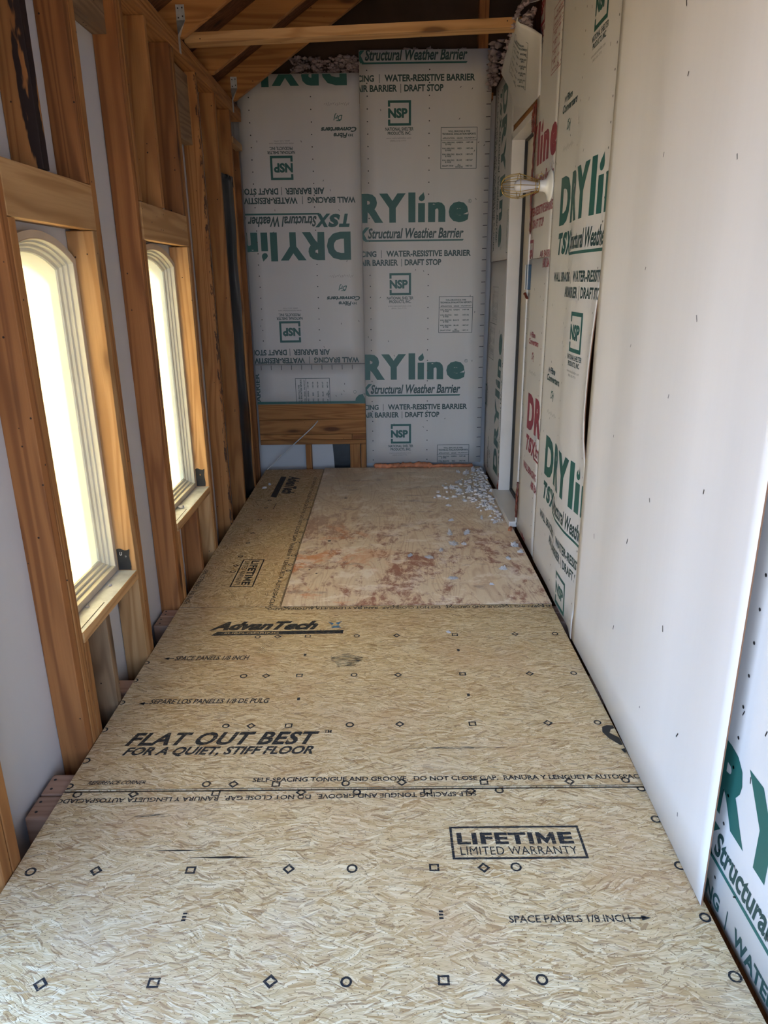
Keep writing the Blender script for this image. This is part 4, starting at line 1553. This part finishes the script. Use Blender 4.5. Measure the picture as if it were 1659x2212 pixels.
A, fs = patch(coons)
mb.add(A, fs, 0, True)
rim2 = [rim[-1], px_on_x(1120, 26, .655), px_on_x(1128, 15, .675), px_on_x(1142, 7, .705), px_on_x(1160, 2, .740), px_on_x(1174, -3, .764)]
foot2 = [tip, (.755, 4.90, 2.68), (.764, 4.7, 2.80), (.764, 4.5, 2.85)]
side2 = [foot2[-1], (.764, 4.3, 2.83), (.764, rim2[-1][1], rim2[-1][2])]


def coons2(s, t):
    c0 = poly_at(foot2, s); c1 = poly_at(rim2, s)
    d0 = poly_at(sil, t); d1 = poly_at(side2, t)
    P00, P10, P01, P11 = foot2[0], foot2[-1], rim2[0], rim2[-1]
    return [(1 - t) * c0[k] + t * c1[k] + (1 - s) * d0[k] + s * d1[k] - ((1 - s) * (1 - t) * P00[k] + s * (1 - t) * P10[k] + (1 - s) * t * P01[k] + s * t * P11[k]) for k in range(3)]


A, fs = patch(coons2, .003)
mb.add(A, fs, 0, True)
# table and border printed on the curl
q = Print(); report_table(q, 0, 0, .25, .30)
pts = []
for u, v in q.v:
    s_ = .42 + (-v) * 1.05 if False else .30 + u * 1.9
    t_ = .80 + v * 1.9
    x, y, z = coons(max(0, min(1, s_)), max(0, min(1, t_)))
    pts.append((x - .0015, y - .0012, z))
mb.add(pts, q.f)
mb.m[-len(q.f):] = [3] * len(q.f)
o = mb.build('curled_sheathing', mt, None, (CX, 4.6, 1.5165))
props(o, 'upper corner sheathing whose top curls off the wall above the door', 'panel')


# insulation: lumpy clumps
def clump_mesh(name, r, seed, mat, sub=3, squash=.6, amp=.55, freq=2.2):
    bm = bmesh.new()
    bmesh.ops.create_icosphere(bm, subdivisions=sub, radius=1.0)
    for v in bm.verts:
        d = v.co.normalized()
        k = 1 + amp * mnoise.noise(d * freq + Vector((seed, 0, 0))) + amp * .6 * mnoise.noise(d * freq * 3 + Vector((0, seed, 0)))
        v.co = d * k * r
        v.co.z = max(v.co.z * squash, -.22 * r) + .22 * r
    me = bpy.data.meshes.new(name)
    bm.to_mesh(me)
    bm.free()
    me.polygons.foreach_set('use_smooth', [True] * len(me.polygons))
    me.materials.append(mat)
    return me


def fluff_cloud(name, pts, mat, label, cat, kind='stuff', seed=3):
    """many tufts in one mesh: loose insulation nobody could count"""
    bm = bmesh.new()
    for (x, y, z, r) in pts:
        s0 = len(bm.verts)
        res = bmesh.ops.create_icosphere(bm, subdivisions=2, radius=1.0)
        sd = rnd.uniform(0, 100)
        ax = (rnd.uniform(.6, 1.5), rnd.uniform(.6, 1.3), rnd.uniform(.5, .9))
        for v in res['verts']:
            d = v.co.normalized()
            k = 1 + .75 * mnoise.noise(d * 2.6 + Vector((sd, 0, 0))) + .7 * mnoise.noise(d * 6 + Vector((0, sd, 0)))
            v.co = Vector((x + d.x * k * r * ax[0], y + d.y * k * r * ax[1], max(z + d.z * k * r * ax[2], .0015 if z < .3 else -9)))
    me = bpy.data.meshes.new(name)
    bm.to_mesh(me)
    bm.free()
    me.polygons.foreach_set('use_smooth', [True] * len(me.polygons))
    me.materials.append(mat)
    o = link(name, me)
    props(o, label, cat, None, kind)
    return o


pts = []
for k in range(150):
    s_, t_ = .15 + .8 * rnd.random(), .22 + .56 * rnd.random()
    a = poly_at(rim, s_); b_ = poly_at(rim2, s_)
    c_ = lerp(a, b_, t_)
    pts.append((c_[0] + .012, c_[1] + .01 + .05 * rnd.random(), c_[2] - .004 - .03 * rnd.random() * t_, rnd.uniform(.006, .014)))
for k in range(46):
    t_ = rnd.random()
    c_ = poly_at(rim2[:4], t_)
    pts.append((c_[0] - .003, c_[1], c_[2] + .003, rnd.uniform(.004, .011)))
for k in range(60):
    c_ = poly_at(sil, rnd.random())
    pts.append((c_[0] + rnd.uniform(-.008, .02), c_[1] + rnd.uniform(.02, .06), c_[2] + rnd.uniform(.0, .03), rnd.uniform(.006, .014)))
fluff_cloud('insulation', pts, M_PINK, 'grey-pink insulation stuffed in the curled sheathing above the door', 'insulation')
pts = [(rnd.uniform(-.62, .74), rnd.uniform(5.36, 5.48), 0, 0) for k in range(0)]
for k in range(330):
    x = -.17 - .45 * rnd.random() ** 1.6
    pts.append((x, rnd.uniform(5.455, 5.49), 2.70 + rnd.uniform(-.02, .13), rnd.uniform(.008, .018)))
for k in range(60):
    x = rnd.uniform(.0, .62)
    pts.append((x, rnd.uniform(5.455, 5.49), 2.83 + rnd.uniform(-.02, .035), rnd.uniform(.008, .018)))
for k in range(40):
    pts.append((rnd.uniform(.70, .76), rnd.uniform(5.2, 5.4), rnd.uniform(2.6, 2.85), rnd.uniform(.012, .024)))
fluff_cloud('insulation', pts, M_PINK, 'dim pinkish insulation along the top of the end-wall panels', 'insulation')

# ------------------------------------------------------------------ door in the right wall
de = empty('door_1', (.80, 4.30, 0))
de['kind'] = 'structure'
og = (.80, 4.30, 0)
YJ0, YJ1 = 3.972, 4.636
mb = MB()
mb.bbox(.758, .835, YJ1, YJ1 + .030, .012, 2.205, .003)         # far jamb
mb.bbox(.758, .835, YJ0 - .004, YJ0 + .020, .012, 2.205, .003)  # near jamb
mb.bbox(.758, .835, YJ0 - .004, YJ1 + .030, 2.175, 2.215, .003)  # head
mb.build('door_frame', M_DOORW, de, og)
mb = MB(); mb.bbox(.720, .835, YJ0 - .004, YJ1 + .028, .002, .036, .004)
mb.build('threshold', M_DOORW, de, og)
mb = MB()
mb.box(.8352, .850, YJ1 - .012, YJ1 + .030, .036, 2.175)
mb.box(.8352, .850, YJ0, YJ0 + .022, .036, 2.175)
mb.box(.8352, .850, YJ0, YJ1 + .03, 2.165, 2.195)
mb.box(.8352, .850, YJ0, YJ1 + .03, .0365, .050)
mb.build('weather_strip', M_BLKGASK, de, og)
mb = MB(); mb.bbox(.851, .893, YJ0 + .002, YJ1 + .020, .040, 2.185, .003)
mb.build('door_leaf', M_DOORB, de, og)
mb = MB(); mb.box(.772, .798, YJ0 - .02, YJ1 + .037, 2.217, 2.2575)
mb.box(.772, .798, YJ1 + .0305, YJ1 + .037, .03, 2.217)
mb.build('rough_opening', lumber('y', 'fir'), de, og)

# switch box by the near jamb
mb = MB()
mb.bbox(.748, .7995, 3.900, 3.962, 1.345, 1.470, .003)
props(mb.build('switch_box', M_BLUEBOX, None, (.77, 3.93, 1.345)), 'small dark blue electrical box in the sheathing beside the door', 'electrical box')
mb = MB()
mb.box(.744, .7478, 3.900, 3.906, 1.345, 1.470); mb.box(.744, .7478, 3.956, 3.962, 1.345, 1.470)
props(mb.build('box_cover_edge', M_CABLE, None, (.745, 3.93, 1.345)), 'white rim on the dark blue electrical box', 'box rim')


# foam beads
def bead(name, pts, r, mat, label, cat='foam', seed=0, squash=1.0, zmin=-9):
    mb = MB()
    P = []
    n = len(pts)
    tot = 40
    for i in range(tot + 1):
        P.append(poly_at(pts, i / tot))
    rr = [r * (.65 + .55 * abs(mnoise.noise(Vector((i * .45, seed, 0)))) + .3 * abs(mnoise.noise(Vector((i * 1.6, seed, 4))))) for i in range(tot + 1)]
    rr[0] = rr[-1] = r * .2
    mb.tube(P, rr, 12)
    mb.v = [(x + .35 * r * mnoise.noise(Vector((x * 40, y * 40, z * 40 + seed))), y + .35 * r * mnoise.noise(Vector((x * 40, y * 40, z * 40 + 7))), max(zmin, z + .5 * r * mnoise.noise(Vector((x * 50, y * 50, z * 50 + 3))))) for x, y, z in mb.v]
    o = mb.build(name, mat, None, pts[0])
    return props(o, label, cat)


bead('spray_foam', [(-.105, 5.408, .014), (.05, 5.402, .016), (.12, 5.400, .022), (.2, 5.405, .022), (.33, 5.402, .022), (.345, 5.407, .010)], .024, M_FOAM, 'left, fatter orange spray foam bead under the tall end-wall panel', seed=2, zmin=.001)
bead('spray_foam', [(.345, 5.410, .010), (.45, 5.407, .014), (.55, 5.409, .012), (.68, 5.412, .012)], .016, M_FOAM, 'right, thinner orange spray foam bead under the tall end-wall panel', seed=5, zmin=.001)
bead('spray_foam', [(.760, 3.966, .06), (.758, 3.965, .14), (.759, 3.964, .22), (.762, 3.966, .28)], .010, M_REDFOAM, 'brown spray foam strip at the foot of the near door jamb', seed=8)
bead('spray_foam', [(.752, 4.655, .006), (.762, 4.650, .10), (.768, 4.648, .25)], .008, M_REDFOAM, 'thin brown foam line at the foot of the far door jamb', seed=9, zmin=.001)
bead('spray_foam', [(.760, 3.962, 1.62), (.756, 3.960, 1.85), (.758, 3.960, 2.02), (.760, 3.962, 2.235)], .0065, M_REDFOAM, 'dark red foam drip beside the upper door jamb', seed=12)
bead('spray_foam', [(.754, 3.985, 2.10), (.752, 3.988, 2.16), (.754, 3.99, 2.20), (.756, 3.985, 2.225)], .008, M_REDFOAM, 'small red foam curl at the top corner of the door', seed=13)
bead('spray_foam', [(.745, 3.95, 1.325), (.748, 3.93, 1.315), (.752, 3.91, 1.300)], .008, M_REDFOAM, 'red foam blob under the dark blue electrical box', seed=14)
bead('spray_foam', [(.725, 3.93, .008), (.718, 3.91, .010), (.712, 3.90, .006)], .012, M_FOAM, 'small orange foam crumb on the floor by the near door jamb', seed=15, zmin=.001)

# ------------------------------------------------------------------ loose insulation on the floor
pts = []
for k in range(330):
    t = rnd.random() ** .8
    y = 4.05 + 1.30 * t
    w = .13 * math.exp(-((y - 4.72) / .30) ** 2) + .030
    xr = .712 if 3.95 < y < 4.70 else .748
    x = xr - abs(rnd.gauss(0, w)) - .008
    r = rnd.uniform(.004, .013) * (1.15 if abs(y - 4.7) < .3 else .85)
    pts.append((x, y, r * .5, r))
fluff_cloud('insulation', pts, M_FLUFF, 'drift of loose white insulation on the floor along the door threshold', 'insulation')
tuft_meshes = [clump_mesh('tuft', 1.0, s_, M_FLUFF, 4, .9, 1.0, 2.6) for s_ in (1, 5, 9, 14)]
tufts = [
    (.36, 3.865, .024, .020, 'twin white tuft nearer the middle of the plywood, left of its pair', ''),
    (.46, 3.868, .022, .018, 'flat white tuft on the plywood, right of its pair'),
    (.365, 3.70, .028, .014, 'long curled white tuft below the pair on the plywood'),
    (.425, 3.69, .013, .012, 'short crumb touching the right end of the long curled tuft'),
    (.29, 3.60, .016, .010, 'small slanted white sliver left of and below the long curled tuft'),
    (.12, 3.53, .018, .008, 'leftmost of the white slivers in the middle of the plywood'),
    (.22, 3.50, .022, .009, 'flat white sliver just right of the leftmost one on the plywood'),
    (.635, 3.47, .013, .012, 'white tuft on dark stained plywood in front of the red-lettered strip'),
    (.585, 3.33, .017, .014, 'thick white pellet of insulation closest to the green-lettered panel foot'),
    (.70, 3.66, .022, .016, 'white tuft lying against the foot of the red lettering'),
    (.715, 3.56, .014, .014, 'small pinkish tuft against the wall under the red lettering'),
    (.52, 4.95, .030, .014, 'long thin white tuft left of the door drift, toward the end wall'),
    (.46, 4.80, .024, .020, 'ragged tuft left of the fluffy pair near the door'),
    (.50, 4.72, .022, .022, 'fluffy white tuft between the ragged tuft and the tallest one'),
    (.57, 4.72, .026, .034, 'tallest spiky white tuft left of the door threshold'),
    (.40, 4.86, .014, .012, 'small tuft farthest left of the drift near the end wall'),
    (.60, 5.20, .028, .022, 'white tuft in front of the thin orange foam bead'),
    (.66, 5.27, .024, .026, 'white clump in the far right floor corner'),
    (.545, 5.24, .018, .014, 'small tuft touching the orange foam bead at the end wall'),
    (.40, 4.40, .016, .010, 'lone white curl in the middle distance left of the door'),
    (.39, 4.10, .016, .010, 'lone white curl on the plywood straight left of the near door jamb'),
    (.58, 4.13, .015, .016, 'small bright tuft left of the threshold near end'),
    (.65, 4.05, .013, .014, 'small tuft just in front of the threshold near end'),
    (.32, 3.22, .020, .008, 'thin white sliver near the front edge of the plywood'),
    (.50, 3.14, .010, .008, 'tiny white crumb at the front right of the plywood'),
    (-.873, 4.86, .015, .010, 'nearer white tuft left of the sideways print on the narrow strip'),
    (-.850, 4.95, .013, .010, 'farther white tuft left of the sideways print on the narrow strip'),
    (.25, 2.66, .009, .006, 'tiny white crumb on the middle strand-board panel'),
    (.66, 4.32, .020, .022, 'round tuft at the edge of the drift beside the threshold'),
]
for i, tf in enumerate(tufts):
    x, y, rx, rz = tf[:4]
    o = link('insulation_tuft', tuft_meshes[i % 4], None, (x, y, .0006))
    o.scale = (rx * .85, rx * rnd.uniform(.4, .7), rz * .9)
    o.rotation_euler = (0, 0, rnd.uniform(0, 3))
    props(o, tf[4], 'insulation tuft', 'loose insulation tufts on the floor')

# crumbs on the window sills
for i, (x, y, z, r, lab) in enumerate(((-1.006, 2.155, .373, .006, 'small tan foam crumb on the sill of the large window'), (-.995, 2.33, .373, .007, 'pale foam crumb nearer the far end of the large window sill'), (-.995, 3.26, .367, .014, 'white foam scrap on the second window sill'))):
    o = link('foam_crumb', clump_mesh('crumb', 1.0, 20 + i, M_FLUFF, 2, .8, .6), None, (x, y, z + .0015))
    o.scale = (r, r, r)
    props(o, lab, 'crumb')

# ------------------------------------------------------------------ white cable at the end wall
mb = MB()
cpts = [(-.530, 5.436, .372), (-.565, 5.395, .335), (-.64, 5.375, .270), (-.715, 5.370, .205), (-.775, 5.372, .150), (-.830, 5.385, .105), (-.870, 5.39, .060), (-.915, 5.392, .020), (-.968, 5.395, -.03)]
sp = []
for i in range(len(cpts) - 1):
    p0 = Vector(cpts[max(i - 1, 0)]); p1 = Vector(cpts[i]); p2 = Vector(cpts[i + 1]); p3 = Vector(cpts[min(i + 2, len(cpts) - 1)])
    for k in range(6):
        t = k / 6
        sp.append(.5 * ((2 * p1) + (p2 - p0) * t + (2 * p0 - 5 * p1 + 4 * p2 - p3) * t * t + (3 * p1 - p0 - 3 * p2 + p3) * t ** 3))
sp.append(Vector(cpts[-1]))
mb.tube(sp, .0042, 8)
props(mb.build('electric_cable', M_CABLE, None, (-.53, 5.43, .37)), 'white cable drooping out of the header board to the floor at the far left', 'cable')

# ------------------------------------------------------------------ caged lamp on the upper red-lettered strip
LY, LZ, LX = 3.535, 1.802, .764
le = empty('caged_lamp', (LX, LY, LZ))
props(le, 'white lampholder with a bulb inside a brass wire cage, on the right wall', 'lamp')
og = (LX, LY, LZ)


def lathe(mb, prof, n=28):
    vs, fs = [], []
    for (r, d) in prof:
        for k in range(n):
            a = 2 * math.pi * k / n
            vs.append((LX - d, LY + r * math.cos(a), LZ + r * math.sin(a)))
    for i in range(len(prof) - 1):
        for k in range(n):
            fs.append((i * n + k, i * n + (k + 1) % n, (i + 1) * n + (k + 1) % n, (i + 1) * n + k))
    mb.add(vs, fs, 0, True)


mb = MB(); lathe(mb, [(.0005, .002), (.067, .002), (.069, .005), (.067, .009), (.058, .013), (.042, .018), (.029, .026), (.025, .040), (.024, .060), (.018, .062), (.0005, .062)])
mb.build('lampholder', M_PORC, le, og)
mb = MB(); lathe(mb, [(.0005, .060), (.016, .062), (.019, .072), (.022, .09), (.027, .11), (.030, .13), (.0295, .145), (.024, .158), (.014, .166), (.0005, .169)])
mb.build('bulb', M_BULB, le, og)
mb = MB()
CP = [(.027, .058), (.028, .070), (.036, .095), (.048, .130), (.053, .150), (.050, .175), (.044, .200), (.032, .218), (.014, .226)]
for k in range(12):
    a = 2 * math.pi * k / 12
    mb.tube([(LX - d, LY + r * math.cos(a), LZ + r * math.sin(a)) for r, d in CP], .0015, 5)
for (r, d, w) in ((.028, .060, .0022), (.030, .076, .0016), (.053, .148, .0016), (.014, .226, .0015)):
    mb.tube([(LX - d, LY + r * math.cos(2 * math.pi * k / 24), LZ + r * math.sin(2 * math.pi * k / 24)) for k in range(24)], w, 5, closed=True)
mb.tube([(LX - .050, LY, LZ + .028), (LX - .06, LY, LZ + .045), (LX - .045, LY, LZ + .052), (LX - .035, LY, LZ + .040)], .0018, 5)
mb.build('wire_cage', M_BRASS, le, og)
mb = MB()
mb.tube([(LX - .001, LY - .012, LZ + .055), (LX - .010, LY - .014, LZ + .072), (LX - .014, LY - .020, LZ + .092), (LX - .006, LY - .030, LZ + .100), (LX - .001, LY - .034, LZ + .085)], .0016, 6)
mb.build('hanging_loop', M_GALV, le, og)

bpy.context.view_layer.update()
